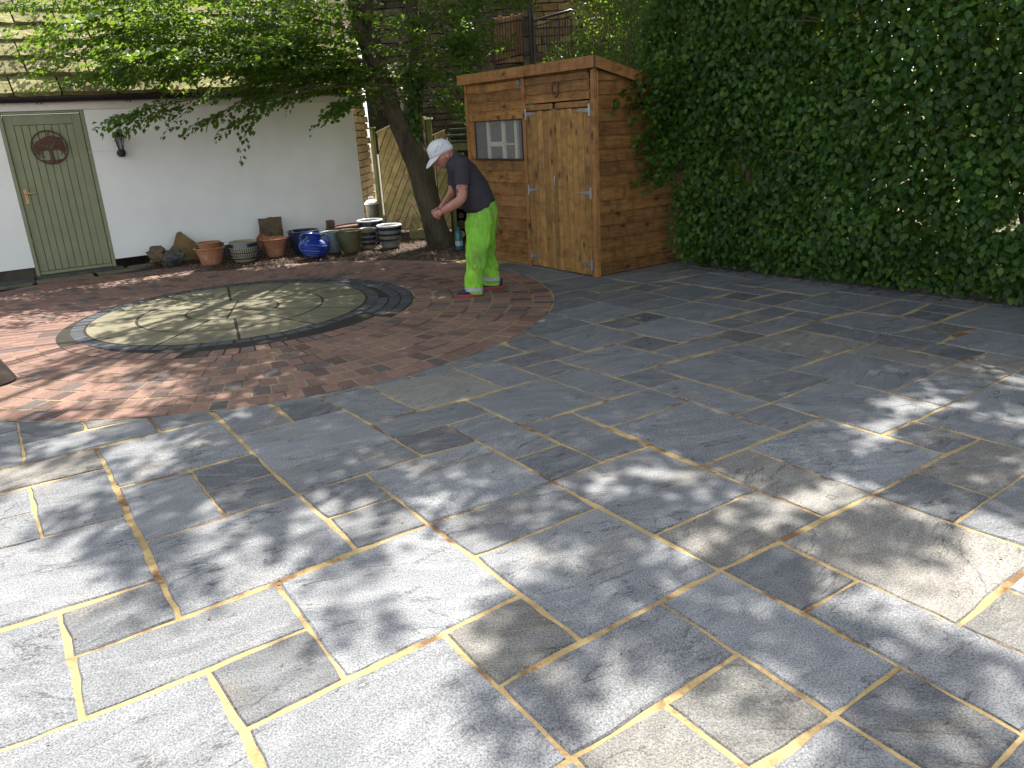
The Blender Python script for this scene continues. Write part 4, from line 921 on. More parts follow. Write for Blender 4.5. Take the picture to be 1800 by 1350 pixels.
def dashes(t, r, z0, z1, n, mat, tilt=.3):
    mb = MB()
    for i in range(n):
        a = 2*PI*i/n; mb.tube([(r[0]*math.cos(a), r[0]*math.sin(a), z0), (r[1]*math.cos(a+tilt/n), r[1]*math.sin(a+tilt/n), z1)], .0042, 4)
    mb.build('painted_dashes', M[mat], t)
dashes(t, (.1795, .1845), .125, .176, 44, 'navy'); dashes(t, (.162, .175), .065, .105, 40, 'navy'); band(t, (.1765, .1800), .112, .122, 'navy'); band(t, (.150, .156), .040, .052, 'navy')
t = pot('terracotta_pot', 'single terracotta pot in front of the upright flat stone', 'plant pot', -2.955, 10.03, hollow(.182, .238, .112, lip=.016, lipz=.020), 'terra'); 
t = pot('navy_pot', 'large dark navy glazed pot behind the cobalt urn', 'plant pot', -2.60, 10.17, hollow(.215, .30, .14, lip=.016, lipz=.018, bulge=.01), 'navy'); fill(t, .18, .262, 'darkcompost')
# cobalt urn lying tilted, with ribs, neck and two handles
t = thing('cobalt_urn', 'cobalt blue ribbed urn with loop handles leaning among the pots', 'urn', (-2.385, 9.72, 0), .0, 'pots along the cottage wall')
prof = [(0, 0), (.085, 0), (.10, .008)]
for i in range(1, 46):
    z = .008+i*.0052; rr_ = .098+.112*math.sin(PI*min(1, (i+4)/60.)*.98)**.9; 
    if z < .19: rr_ += .0042*math.sin(z*2*PI/.0175)
    if z > .17: rr_ = .207-(z-.17)**1.3*2.6
    prof.append((rr_, z))
prof += [(.085, .262), (.088, .285), (.118, .302), (.124, .308), (.118, .313), (.080, .296), (.070, .262), (.09, .23), (0, .2)]
Mu = Matrix.Translation((0, 0, .012)) @ Matrix.Rotation(.10, 4, 'Y') @ Matrix.Rotation(-.06, 4, 'X') @ Matrix.Scale(.93, 4)
mb = MB(); mb.lathe(prof, 56, M=Mu); mb.build('body', M['blue'], t, True, 60)
for a in (PI*.98, PI*.02+.1):
    mb = MB(); ca, sa = math.cos(a), math.sin(a)
    mb.tube([Mu @ Vector((ca*r_, sa*r_, z_)) for r_, z_ in ((.112, .300), (.158, .296), (.192, .262), (.198, .22), (.185, .185))], [.011, .012, .012, .011, .011], 8); mb.build('handle', M['blue'], t, True)
t = pot('grey_green_pot', 'pale grey green ribbed pot squeezed between the urn and the olive pot', 'plant pot', -2.235, 10.16, [(r_+(.003*math.sin(z_*240) if .02 < z_ < .22 else 0), z_) for r_, z_ in hollow(.15, .262, .115, lip=.008, lipz=.02, bulge=.022, n=40)], 'celadon'); 
t = pot('olive_pot', 'mossy olive glazed pot with thick rolled rim', 'plant pot', -1.985, 10.02, hollow(.166, .285, .098, lip=.012, lipz=.016, bulge=.012), 'olive'); fill(t, .135, .255, 'olive')
t = pot('patterned_pot', 'tan pot with navy bands and scalloped frieze beside the olive pot', 'plant pot', -1.80, 10.30, hollow(.118, .262, .086, lip=.004, lipz=.012, bulge=.010), 'tanglaze')
band(t, (.1195, .1190), .175, .215, 'navy'); band(t, (.1185, .1190), .115, .150, 'navy'); band(t, (.110, .113), .055, .085, 'navy'); dashes(t, (.1225, .1225), .215, .228, 22, 'navy')
t = pot('white_rimmed_pot', 'big dark pot with white rim nearest the cottage end', 'plant pot', -1.82, 10.72, hollow(.178, .315, .125, lip=.010, lipz=.012, bulge=.012), 'navy')
mb = MB(); mb.tube([(.166*math.cos(a), .166*math.sin(a), .316) for a in [2*PI*i/40 for i in range(41)]], .013, 8, False); mb.build('rim', M['whiteglaze'], t, True); fill(t, .15, .285, 'darkcompost')
t = pot('banded_pot', 'grey pot with blue bands and thick white rim, rightmost of the row', 'plant pot', -1.50, 10.28, hollow(.165, .285, .105, lip=.010, lipz=.012, bulge=.016), 'tanglaze')
mb = MB(); mb.tube([(.154*math.cos(a), .154*math.sin(a), .286) for a in [2*PI*i/40 for i in range(41)]], .0135, 8, False); mb.build('rim', M['whiteglaze'], t, True); fill(t, .14, .268, 'compost')
band(t, (.163, .165), .235, .268, 'navy'); band(t, (.160, .1635), .165, .190, 'navy'); band(t, (.145, .151), .095, .122, 'navy'); band(t, (.118, .126), .02, .05, 'celadon')
def rock(label, x, y, sx, sy, sz, mat, seed, rot=(0, 0, 0), name='rock', group=None, z=0, sub=3, rg=.22, box=False):
    t = thing(name, label, name.replace('_', ' ') if name != 'rock' else 'rock', (x, y, z), 0, group); r = random.Random(seed); b = bmesh.new()
    if box:
        bmesh.ops.create_cube(b, size=1); bmesh.ops.subdivide_edges(b, edges=list(b.edges), cuts=3, use_grid_fill=True)
    else: bmesh.ops.create_icosphere(b, subdivisions=sub, radius=.5)
    ds = [(Vector((r.uniform(-1, 1), r.uniform(-1, 1), r.uniform(-1, 1))).normalized(), r.uniform(.26, .40)) for _ in range(9)]
    from mathutils import noise as mn
    for v in b.verts:
        if not box:
            for d_, k_ in ds:
                q = v.co.dot(d_)
                if q > k_: v.co -= d_*(q-k_)*.85
        v.co += v.co.normalized()*mn.noise(v.co*5+Vector((seed, 0, 0)))*rg*.35
        v.co = Vector((v.co.x*sx, v.co.y*sy, v.co.z*sz))
    R3 = Matrix.Rotation(rot[2], 3, 'Z') @ Matrix.Rotation(rot[1], 3, 'Y') @ Matrix.Rotation(rot[0], 3, 'X')
    for v in b.verts: v.co = R3 @ v.co
    zm = min(v.co.z for v in b.verts)
    for v in b.verts: v.co.z -= zm+.012
    me = bpy.data.meshes.new('stone'); b.to_mesh(me); b.free(); me.materials.append(M[mat]); link('stone', me, t); return t
# pointed flat slate
t = thing('pointed_slab', 'pointed ochre stone slab leaning on the wall behind the rock pile', 'stone slab', (-4.16, 10.13, 0), .45, 'rocks beside the door')
mb = MB(); out = [(-.25, 0), (-.22, .12), (-.12, .22), (-.06, .36), (-.015, .375), (.06, .30), (.17, .19), (.27, .10), (.33, 0)]; n = len(out)
mb.add([(x, -.03-z*.02, z) for x, z in out]+[(x+.01, .03+z*.12, z*.98) for x, z in out], [tuple(range(n)), tuple(reversed(range(n, 2*n)))]+[(i, i+n, (i+1) % n+n, (i+1) % n) for i in range(n)]); mb.build('stone', M['rock_o'], t)
rock('ribbed brown boulder at the left of the rock pile', -4.36, 9.80, .30, .26, .235, 'rock_b', 3, (0, .5, .2), group='rocks beside the door', rg=.5)
rock('small blackish craggy rock at the front of the rock pile', -4.12, 9.70, .28, .2, .20, 'rock_g', 8, (.2, .1, .4), group='rocks beside the door', rg=.8)
rock('low grey green stone at the foot of the rock pile', -4.17, 9.58, .15, .1, .10, 'rock_g', 12, (0, 0, 0), group='rocks beside the door', rg=.8)
rock('dark flat stone leaning between rock pile and terracotta pot', -3.80, 10.08, .34, .06, .2, 'rock_g', 14, (-.2, 0, .5), group='rocks beside the door', box=True)
rock('upright mossy flat stone against the white wall', -3.18, 10.74, .30, .055, .42, 'rock_b', 21, (-.16, .03, .5), 'flat_stone', 'stones against the wall', z=.0, box=True, rg=.25)
rock('squared brown stone in front of the upright flat stone', -3.08, 10.52, .16, .10, .28, 'rock_b', 22, (-.1, 0, .5), 'flat_stone', 'stones against the wall', box=True, rg=.25)
rock('mossy yellow block in the sun beside the tree foot', -1.19, 11.08, .27, .2, .125, 'mossrock', 31, (0, 0, .3), 'stone_block', box=True, rg=.3)
t = thing('broken_ridge_tile', 'broken orange clay tile propped between the striped bowl and a terracotta pot', 'clay tile', (-3.20, 10.12, .0), .4)
mb = MB(); Rt_ = Matrix.Translation((0, 0, .15)) @ Matrix.Rotation(.7, 4, 'Y'); nn = 8
for rads in (1,):
    o_ = [(math.cos(a)*.06, math.sin(a)*.06) for a in [PI*i/nn for i in range(nn+1)]]+[(math.cos(a)*.045, math.sin(a)*.045) for a in [PI-PI*i/nn for i in range(nn+1)]]
    mb.rings([[Rt_ @ Vector((x, y, z)) for x, y in o_] for z in (-.14, .15)], True)
mb.build('tile', M['terra'], t, True, 40)
t = thing('rusty_grate', 'long rusty iron trough end with an upright brick behind the pots', 'trough', (-2.2, 10.95, 0), .60)
mb = MB(); mb.box(-.28, .30, -.06, .06, .0, .24, ch=.01); mb.tube([(-.28, -.06, .25), (0, -.06, .268), (.3, -.06, .262)], .012, 6); mb.build('trough', M['rust'], t)
mb = MB(); mb.box(-.27, -.17, -.05, .04, .241, .34, ch=.008); mb.build('brick', M['rock_b'], t)
t = thing('lidded_urn', 'grey tapered bin with a sunlit pale lid beside the cottage end', 'bin', (-1.98, 12.0, 0), .3)
mb = MB(); mb.lathe([(0, 0), (.07, 0), (.085, .2), (.098, .41), (.092, .42), (0, .42)], 24); mb.build('body', M['tanglaze'], t, True, 40)
mb = MB(); mb.lathe([(0, .425), (.115, .425), (.112, .44), (.07, .48), (0, .50)], 24); l_ = mb.build('lid', M['whiteglaze'], t, True, 40)
mb = MB(); mb.tube([(-.04, 0, .485), (-.03, 0, .525), (.03, 0, .525), (.04, 0, .485)], .009, 8); mb.build('handle', M['whiteglaze'], l_)
t = thing('teal_bottle', 'upright teal plastic bottle with pale label behind the man', 'bottle', (-.565, 9.75, 0), 0)
mb = MB(); mb.lathe([(0, 0), (.045, 0), (.048, .02), (.048, .19), (.03, .235), (.018, .245), (.018, .275), (0, .275)], 18); mb.build('body', M['teal'], t, True, 40)
mb = MB(); mb.lathe([(.0485, .05), (.0495, .05), (.0495, .11), (.0485, .11)], 18); mb.build('label', M['labelw'], t)
t = thing('brown_bag', 'dark brown bag with a small loop handle at the left edge of the brick circle', 'bag', (-3.455, 4.93, 0), .2)
mb = MB(); rs = []
for z, rx, ry, ox in ((0, .12, .14, 0), (.012, .135, .15, 0), (.07, .118, .14, -.005), (.15, .092, .12, -.02), (.22, .083, .105, -.028), (.275, .060, .08, -.045), (.31, .03, .04, -.065), (.318, .006, .01, -.07)):
    rs.append([Vector((ox+rx*math.cos(a)*(1+.05*math.sin(3*a+z*30)), ry*math.sin(a)*(1+.04*math.cos(4*a)), z)) for a in [2*PI*i/28 for i in range(28)]])
mb.rings(rs); mb.build('body', M['bagbrown'], t, True, 50)
mb = MB(); mb.tube([(-.020, -.03, .285), (.015, -.04, .270), (.050, -.045, .235), (.063, -.045, .200), (.05, -.04, .185)], .006, 6); mb.build('loop_handle', M['bagbrown'], t, True)

# bark chips
def in_gravel(x, y):
    dw = (x+5.646)*.566-(y-9.343)*.824; u = (x+5.646)*.824+(y-9.343)*.566
    if u < 1.02 or (u < HX1 and dw < .01) or (u >= HX1 and y > 12.4): return False
    if u < 1.5 and dw > .50: return False
    if (Vector((x, y))-CO).length < RO+.02: return False
    if x > -.15 or y < 9.02+(x+.75)*.35 and x > -1.5: return False
    return True
pts = []
while len(pts) < 17000:
    x, y = rng.uniform(-4.9, -.15), rng.uniform(8.4, 12.4)
    if in_gravel(x, y) and rng.random() < (1 if y < 11 else .45): pts.append((x, y))
P = np.array(pts); n = len(P)
L_ = rng.uniform(.010, .026, n); W_ = L_*rng.uniform(.35, .7, n); a = rng.uniform(0, 2*PI, n); z = rng.uniform(-.012, .010, n); tl = rng.uniform(-.5, .5, (n, 2))
V = np.zeros((n, 5, 3))
for i, (u, v_, h) in enumerate(((-1, -1, 0), (1, -1, 0), (1, 1, 0), (-1, 1, 0), (0, 0, 1))):
    dx = u*L_/2*(1 if i < 4 else 0); dy = v_*W_/2*(1 if i < 4 else 0)
    V[:, i, 0] = P[:, 0]+dx*np.cos(a)-dy*np.sin(a); V[:, i, 1] = P[:, 1]+dx*np.sin(a)+dy*np.cos(a); V[:, i, 2] = z+dx*tl[:, 0]+dy*tl[:, 1]+h*W_*.45
T = np.array([(0, 1, 4), (1, 2, 4), (2, 3, 4), (3, 0, 4)])[None]+(np.arange(n)*5)[:, None, None]
ch_ = link('bark_chips', arr_mesh('bark_chips', V.reshape(-1, 3), T.reshape(-1, 3), M['chips'])); tag(ch_, 'brown bark chips between the cottage wall and the brick circle', 'bark chips', kind='stuff')
me = bpy.data.meshes.new('chip_bed'); me.from_pydata([(-5.2, 8.6, -.014), (-.25, 9.0, -.014), (-.25, 12.6, -.014), (-3.2, 12.6, -.014)], [], [(0, 1, 2, 3)]); me.materials.append(M['chips'])
struct(link('chip_bed', me))
me = bpy.data.meshes.new('gravel_path'); me.from_pydata([(2.6, 9.4, -.03), (1.9, 7.9, -.03), (4.9, 4.2, -.03), (12, 3, -.03), (14, 14, -.03), (1.5, 14, -.03)], [], [(0, 1, 2, 3, 4, 5)]); me.materials.append(M['palegravel'])
struct(link('gravel_path', me))

# ================================================================ MAN
man = thing('person', 'stooping man in white cap, charcoal t-shirt and dirty hi-vis green trousers', 'person', (0, 0, 0))
def skin(verts, edges, radii, sub=2):
    me = bpy.data.meshes.new('tmp'); me.from_pydata(verts, edges, []); o = bpy.data.objects.new('tmp', me); col.objects.link(o)
    o.modifiers.new('s', 'SKIN'); 
    for i, r_ in enumerate(radii):
        sv = me.skin_vertices[0].data[i]; sv.radius = (r_, r_) if not isinstance(r_, tuple) else r_; sv.use_root = (i == 0)
    ss = o.modifiers.new('u', 'SUBSURF'); ss.levels = sub; ss.render_levels = sub
    dg = bpy.context.evaluated_depsgraph_get(); dg.update(); e = o.evaluated_get(dg); r_ = bpy.data.meshes.new_from_object(e)
    bpy.data.objects.remove(o); return r_
from mathutils import noise as mn
# body: one continuous mesh (pelvis, torso, neck, head core, arms, legs)
bv = [(-.19, 7.03, .74), (-.24, 7.03, .90), (-.31, 7.02, 1.07), (-.37, 7.01, 1.16), (-.415, 7.0, 1.20), (-.47, 6.995, 1.235),
      (-.335, 6.86, 1.125), (-.335, 6.815, .985), (-.342, 6.79, .868), (-.40, 6.80, .832), (-.470, 6.83, .795), (-.528, 6.865, .765),
      (-.385, 7.16, 1.10), (-.43, 7.21, .95), (-.45, 7.20, .88), (-.51, 7.10, .815), (-.555, 7.0, .775),
      (-.205, 6.94, .66), (-.25, 6.90, .36), (-.275, 6.88, .06), (-.165, 7.13, .66), (-.15, 7.16, .36), (-.135, 7.19, .06)]
be = [(0,1),(1,2),(2,3),(3,4),(4,5),(3,6),(6,7),(7,8),(8,9),(9,10),(10,11),(3,12),(12,13),(13,14),(14,15),(15,16),(0,17),(17,18),(18,19),(0,20),(20,21),(21,22)]
brd = [.12, .105, .110, .068, .050, .06, .065, .056, .048, .049, .039, .029, .06, .05, .045, .036, .027, .075, .055, .036, .075, .055, .036]
me = skin(bv, be, brd, 2); me.materials.clear(); me.materials.append(M['skin']); me.polygons.foreach_set('use_smooth', [True]*len(me.polygons))
body = link('body', me, man)
# head
hc = Vector((-.500, 6.985, 1.243)); yaw = math.radians(24); tilt = math.radians(27)
fw = Vector((-math.cos(tilt)*math.cos(yaw), -math.cos(tilt)*math.sin(yaw), -math.sin(tilt))); lf = Vector((0, 0, 1)).cross(fw).normalized(); up = fw.cross(lf).normalized()*1
if up.z < 0: up = -up
MH = Matrix.Identity(4)
for i in range(3): MH[i][0], MH[i][1], MH[i][2], MH[i][3] = fw[i], lf[i], up[i], hc[i]
def gauss(x, s): return math.exp(-(x/s)**2)
b = bmesh.new(); bmesh.ops.create_uvsphere(b, u_segments=40, v_segments=32, radius=1)
for v in b.verts:
    x, y, z = v.co; f, l, u = x*.098, y*.076, z*.118
    if u < -.02: k_ = min(1, (-.02-u)/.1); l *= 1-.30*k_; f *= 1-.10*k_; f += .012*k_
    if f > 0:
        f += .030*gauss(l, .014)*gauss(u+.028, .020)*(1 if u < 0 else gauss(u, .02))        # nose
        f += .010*gauss(l, .016)*gauss(u+.005, .03)
        f -= .013*gauss(abs(l)-.032, .015)*gauss(u-.006, .014)                               # eye sockets
        f += .008*gauss(u-.028, .012)*gauss(l, .05)                                         # brow
        f += .008*gauss(u+.066, .008)*gauss(l, .022)+.006*gauss(u+.080, .007)*gauss(l, .02)  # lips
        f -= .007*gauss(u+.073, .0035)*gauss(l, .024)
        f += .010*gauss(u+.104, .014)*gauss(l, .024)                                        # chin
        l *= 1+.06*gauss(u+.03, .03)
    else: f -= .012*gauss(u-.03, .06)
    v.co = MH @ Vector((f, l, u))
me = bpy.data.meshes.new('head'); b.to_mesh(me); b.free(); me.materials.append(M['skin']); me.polygons.foreach_set('use_smooth', [True]*len(me.polygons)); head = link('head', me, man)
for sg in (-1, 1):
    mb = MB(); mb.rings([[MH @ Vector((-.008+.019*r_*math.cos(a)-.004*h, sg*(.070+h*.010), -.012+.031*r_*math.sin(a))) for a in [2*PI*i/14 for i in range(14)]] for h, r_ in ((0, .75), (.6, .95), (1.2, 1.0), (1.5, .85), (1.1, .55))]); mb.build('ear', M['skin'], head, True)
    mb = MB(); mb.lathe([(0, -.011), (.008, -.008), (.011, 0), (.008, .008), (0, .011)], 12, M=MH @ Matrix.Translation((.077, sg*.031, .004))); mb.build('eye', M['whiteglaze'], head, True)
# stubble on jaw, slightly proud shell
b = bmesh.new(); bmesh.ops.create_uvsphere(b, u_segments=32, v_segments=24, radius=1)
for v in b.verts:
    x, y, z = v.co; f, l, u = x*.0995, y*.0775, z*.1195
    if u < -.02: k_ = min(1, (-.02-u)/.1); l *= 1-.30*k_; f *= 1-.10*k_; f += .012*k_
    if f > 0: f += .010*gauss(u+.104, .014)*gauss(l, .024)+.006*gauss(u+.07, .012)*gauss(l, .02)
    v.co = Vector((f, l, u))
dele = [v for v in b.verts if not (v.co.z < -.030-.0 and v.co.x > -.035 and (abs(v.co.y) > .028 or v.co.z < -.088 or v.co.x < .05))]
bmesh.ops.delete(b, geom=dele, context='VERTS')
for v in b.verts: v.co = MH @ v.co
me = bpy.data.meshes.new('stubble'); b.to_mesh(me); b.free(); me.materials.append(M['stubble']); me.polygons.foreach_set('use_smooth', [True]*len(me.polygons)); link('stubble', me, head)
# cap
b = bmesh.new(); bmesh.ops.create_uvsphere(b, u_segments=36, v_segments=24, radius=1)
for v in b.verts:
    x, y, z = v.co; f, l = x*.112, y*.090
    if z < .0: u = .018+z*.02; f *= 1.0; l *= 1.0
    else: u = .018+min(z**.55, .97)*.112
    if z > .0: 
        k_ = .93+.07*(1-z); f *= k_; l *= k_
    u += .010*(x < 0)*0 + mn.noise(Vector((x*3, y*3, z*3)))*.006
    v.co = MH @ Vector((f-.004, l, u+(-.018 if x < 0 else .004)*abs(x)))
me = bpy.data.meshes.new('cap'); b.to_mesh(me); b.free(); me.materials.append(M['cap']); me.polygons.foreach_set('use_smooth', [True]*len(me.polygons)); cap = link('cap', me, man)
mb = MB(); rr1, rr2 = [], []
for i in range(21):
    a = math.radians(-68+136*i/20); ex = .075*math.cos(a*.95)**.6 if abs(a) < 1.5 else 0
    p = (math.cos(a)*.106, math.sin(a)*.086); q = (p[0]+ex*1.0, p[1]*(1.02)+0)
    dz = -.040*math.cos(a)**2*1
    rr1.append((MH @ Vector((p[0]-.004, p[1], .020)), MH @ Vector((q[0], q[1], .018+dz-.010))))
for th_ in (0, 1): pass
vs = [a for a, _ in rr1]+[b_ for _, b_ in rr1]; off_ = up*-.004
n = 21; mb.add(vs+[v+off_ for v in vs], [(i, i+1, n+i+1, n+i) for i in range(n-1)]+[(2*n+i+1, 2*n+i, 3*n+i, 3*n+i+1) for i in range(n-1)]+[(n+i, n+i+1, 3*n+i+1, 3*n+i) for i in range(n-1)])
mb.build('brim', M['cap'], cap, True)
mb = MB()
ring_ = [MH @ Vector((.1135*math.cos(a)-.004, .0915*math.sin(a), .030+(-.012 if math.cos(a) < 0 else .002)*abs(math.cos(a)))) for a in [2*PI*i/32 for i in range(33)]]
mb.tube(ring_, .0035, 5, False)
for a0 in (.9, 1.4, 2.3, 4.1, 5.2): mb.tube([MH @ Vector((.109*math.cos(a0+k_*.2), .089*math.sin(a0+k_*.2), .06+.012*k_)) for k_ in range(4)], .003, 4, False)
mb.build('seam', M['cap'], cap, True)
# hands: palm + five fingers, closed fist gripping
def hand(px, along, side, upn, scale=1.0):
    """along: wrist to knuckles, side: towards the thumb, upn: back of hand"""
    A, S, U = Vector(along).normalized(), Vector(side).normalized(), Vector(upn).normalized(); P0 = Vector(px)
    W = lambda a, s_, u_: P0+A*a*scale+S*s_*scale+U*u_*scale
    palm = skin([W(0, 0, 0), W(.035, 0, .004), W(.075, .004, .002), W(.082, -.022, 0), W(.080, .026, 0)], [(0, 1), (1, 2), (2, 3), (2, 4)], [.027*scale, .033*scale, .028*scale, .018*scale, .018*scale], 2)
    out_ = [palm]
    for i, (s_, ln) in enumerate(((.029, .92), (.010, 1.0), (-.010, .95), (-.028, .80))):
        q = [W(.068, s_, .006), W(.100*ln+.004, s_, .004), W(.108*ln, s_*.95, -.026), W(.080, s_*.9, -.045), W(.058, s_*.88, -.034)]
        out_.append(skin(q, [(0, 1), (1, 2), (2, 3), (3, 4)], [.0105*scale, .0102*scale, .0098*scale, .0092*scale, .0082*scale], 2))
    q = [W(.022, .026, -.006), W(.050, .046, -.018), W(.078, .040, -.036), W(.094, .020, -.044)]
    out_.append(skin(q, [(0, 1), (1, 2), (2, 3)], [.016*scale, .0135*scale, .0115*scale, .0095*scale], 2))
    V, Fc = [], []
    for mm in out_:
        n_ = len(V); V += [tuple(v.co) for v in mm.vertices]; Fc += [tuple(i+n_ for i in p.vertices) for p in mm.polygons]
    me = bpy.data.meshes.new('hand'); me.from_pydata(V, [], Fc); me.materials.append(M['skin']); me.polygons.foreach_set('use_smooth', [True]*len(me.polygons))
    return link('hand', me, man)
hand((-.520, 6.862, .768), (-.86, .22, -.42), (-.25, .6, .55), (-.3, -.75, .45), .90)
hand((-.545, 7.005, .778), (-.80, -.45, -.35), (-.25, -.6, .5), (-.3, .75, .45), .86)
# t-shirt: torso shell, sleeves
def loft_cloth(name, secs, mat, seed, amp=.006, n=44, par=None, fold=9, cap_ends=False, pw=2.3):
    """secs: list of (front(x,y,z), back(x,y,z), lateral half width)"""
    rs = []
    # densify
    S = []
    for i in range(len(secs)-1):
        for t_ in (0, .25, .5, .75):
            a, b_ = secs[i], secs[i+1]; S.append(tuple([Vector(a[q]).lerp(Vector(b_[q]), t_) for q in (0, 1)]+[a[2]*(1-t_)+b_[2]*t_]))
    a = secs[-1]; S.append((Vector(a[0]), Vector(a[1]), a[2]))
    for k_, (f_, b_, lw) in enumerate(S):
        c_ = (f_+b_)/2; h_ = (b_-f_)/2; ring = []
        for j in range(n):
            a = 2*PI*j/n; ca, sa = math.cos(a), math.sin(a)
            ca2 = math.copysign(abs(ca)**(2/pw), ca); sa2 = math.copysign(abs(sa)**(2/pw), sa)
            p = c_-h_*ca2+Vector((0, lw, 0))*sa2
            nrm = (p-c_).normalized()
            q = p*fold+Vector((seed*7.3, 0, 0)); w_ = mn.noise(q)+.5*mn.noise(q*2.3)+.9*(1-abs(mn.noise(Vector((p.x*6+p.z*9, p.y*6, p.z*5+seed))))*2)*.35
            ring.append(p+nrm*amp*w_)
        rs.append(ring)
    mb = MB(); mb.rings(rs, cap_ends); me = mb.mesh(name, M[mat], True); return link(name, me, par or man)
def sec(fx, fz, bx, bz, cy, lw, rot=0): return ((fx, cy, fz), (bx, cy, bz), lw)
sh = loft_cloth('t_shirt', [sec(-.293, .715, -.066, .800, 7.03, .150), sec(-.345, .755, -.062, .835, 7.03, .168), sec(-.395, .85, -.085, .905, 7.03, .172), sec(-.425, .94, -.118, .985, 7.025, .178), sec(-.452, 1.04, -.180, 1.075, 7.02, .190), sec(-.462, 1.10, -.235, 1.150, 7.01, .198), sec(-.466, 1.135, -.290, 1.205, 7.005, .180), sec(-.466, 1.155, -.345, 1.240, 7.0, .125), sec(-.462, 1.165, -.382, 1.252, 7.0, .078)], 'shirt', 1, .009)
def limb_cloth(name, pts, mat, seed, amp=.005, n=28, par=None):
    mb = MB(); rs = []
    P_ = [Vector(p[:3]) for p in pts]; prev = Vector((0, 1, 0))
    dense = []
    for i in range(len(P_)-1):
        for t_ in (0, .2, .4, .6, .8): dense.append((P_[i].lerp(P_[i+1], t_), pts[i][3]*(1-t_)+pts[i+1][3]*t_))
    dense.append((P_[-1], pts[-1][3]))
    for i, (p, r_) in enumerate(dense):
        t_ = (dense[min(i+1, len(dense)-1)][0]-dense[max(i-1, 0)][0]).normalized(); u = (prev-t_*prev.dot(t_)).normalized(); v = t_.cross(u); prev = u; ring = []
        for j in range(n):
            a = 2*PI*j/n; d_ = u*math.cos(a)+v*math.sin(a); q = (p+d_*r_)*14+Vector((seed, 0, 0)); ring.append(p+d_*(r_+amp*(mn.noise(q)+.4*mn.noise(q*2))))
        rs.append(ring)
    mb.rings(rs, False); return link(name, mb.mesh(name, M[mat], True), par or man)
limb_cloth('sleeve', [(-.325, 6.93, 1.150, .040), (-.325, 6.89, 1.140, .075), (-.330, 6.845, 1.09, .074), (-.332, 6.82, 1.03, .068), (-.332, 6.812, .985, .070)], 'shirt', 3, .006, par=sh)
limb_cloth('sleeve', [(-.37, 7.09, 1.14, .050), (-.385, 7.15, 1.09, .070), (-.41, 7.19, 1.02, .066), (-.425, 7.205, .97, .066)], 'shirt', 4, .006, par=sh)
# tattoo strokes on the near upper arm
mb = MB(); rt = random.Random(3)
armc = lambda z: Vector((-.335-(1-(z-.868)/.117)*.007, 6.800, z))
for i in range(11):
    z = .905+rt.random()*.062; a = math.radians(rt.uniform(-150, -45)); pts = []
    for k_ in range(4):
        c_ = armc(z); r_ = .0528+.006*((z-.868)/.117); pts.append((c_.x+math.cos(a)*r_, c_.y+.004+math.sin(a)*r_, z)); z += rt.uniform(-.008, .010); a += rt.uniform(-.15, .15)
    mb.tube(pts, .0026, 4)
mb.build('tattoo', M['tattoo'], body)
# trousers
tr = link('trousers', MB().mesh('trousers', M['hivis']), man)
loft_cloth('seat', [sec(-.322, .44, -.095, .44, 7.02, .13), sec(-.338, .55, -.070, .55, 7.02, .160), sec(-.340, .64, -.048, .66, 7.025, .172), sec(-.322, .70, -.046, .745, 7.03, .165), sec(-.300, .755, -.060, .825, 7.03, .145)], 'hivis', 5, .010, par=tr)
loft_cloth('trouser_leg', [sec(-.352, .028, -.218, .020, 6.90, .075), sec(-.378, .085, -.213, .075, 6.90, .088), sec(-.362, .17, -.205, .16, 6.905, .088), sec(-.350, .28, -.180, .28, 6.91, .090), sec(-.343, .40, -.140, .40, 6.92, .095), sec(-.340, .52, -.105, .52, 6.94, .10), sec(-.335, .62, -.08, .62, 6.95, .095)], 'hivis', 6, .020, par=tr)
loft_cloth('trouser_leg', [sec(-.212, .040, -.072, .030, 7.19, .072), sec(-.218, .10, -.058, .09, 7.19, .085), sec(-.222, .20, -.066, .18, 7.185, .085), sec(-.235, .30, -.086, .30, 7.17, .085), sec(-.25, .42, -.092, .42, 7.14, .095), sec(-.27, .54, -.07, .54, 7.11, .10)], 'hivis', 7, .020, par=tr)
b1 = loft_cloth('reflective_band', [sec(-.380, .052, -.211, .046, 6.90, .086), sec(-.381, .088, -.209, .080, 6.90, .092)], 'reflect', 6, .009, par=tr)
loft_cloth('reflective_band', [sec(-.222, .088, -.055, .078, 7.19, .088), sec(-.224, .128, -.056, .115, 7.19, .090)], 'reflect', 7, .009, par=tr)
for nm, cx, cy, dx in (('near', -.340, 6.885, 0), ('far', -.150, 7.185, 0)):
    s_ = link('shoe', MB().mesh('shoe', M['shoe']), man)
    rs = []; L_ = .245
    def outl(i, z, sc_=1):
        t_ = i/23
        return None
    def srings(zs_):
        out_ = []
        for z, k_, hx in zs_:
            ring = []
            for j in range(28):
                a = 2*PI*j/28; x = math.cos(a)*.122*k_; y = math.sin(a)*(.042+.006*(-math.cos(a)))*k_
                ring.append(Vector((cx+x+hx, cy+y, z)))
            out_.append(ring)
        return out_
    mb = MB(); mb.rings(srings([(-.002, .97, 0), (.004, 1.0, 0), (.020, 1.01, 0), (.023, .97, 0)])); mb.build('sole', M['sole'], s_, True, 50)
    mb = MB(); mb.rings(srings([(.023, .95, 0), (.040, .93, .002), (.056, .80, .018), (.068, .62, .042), (.085, .46, .058), (.092, .42, .062)])); mb.build('upper', M['shoe'], s_, True)

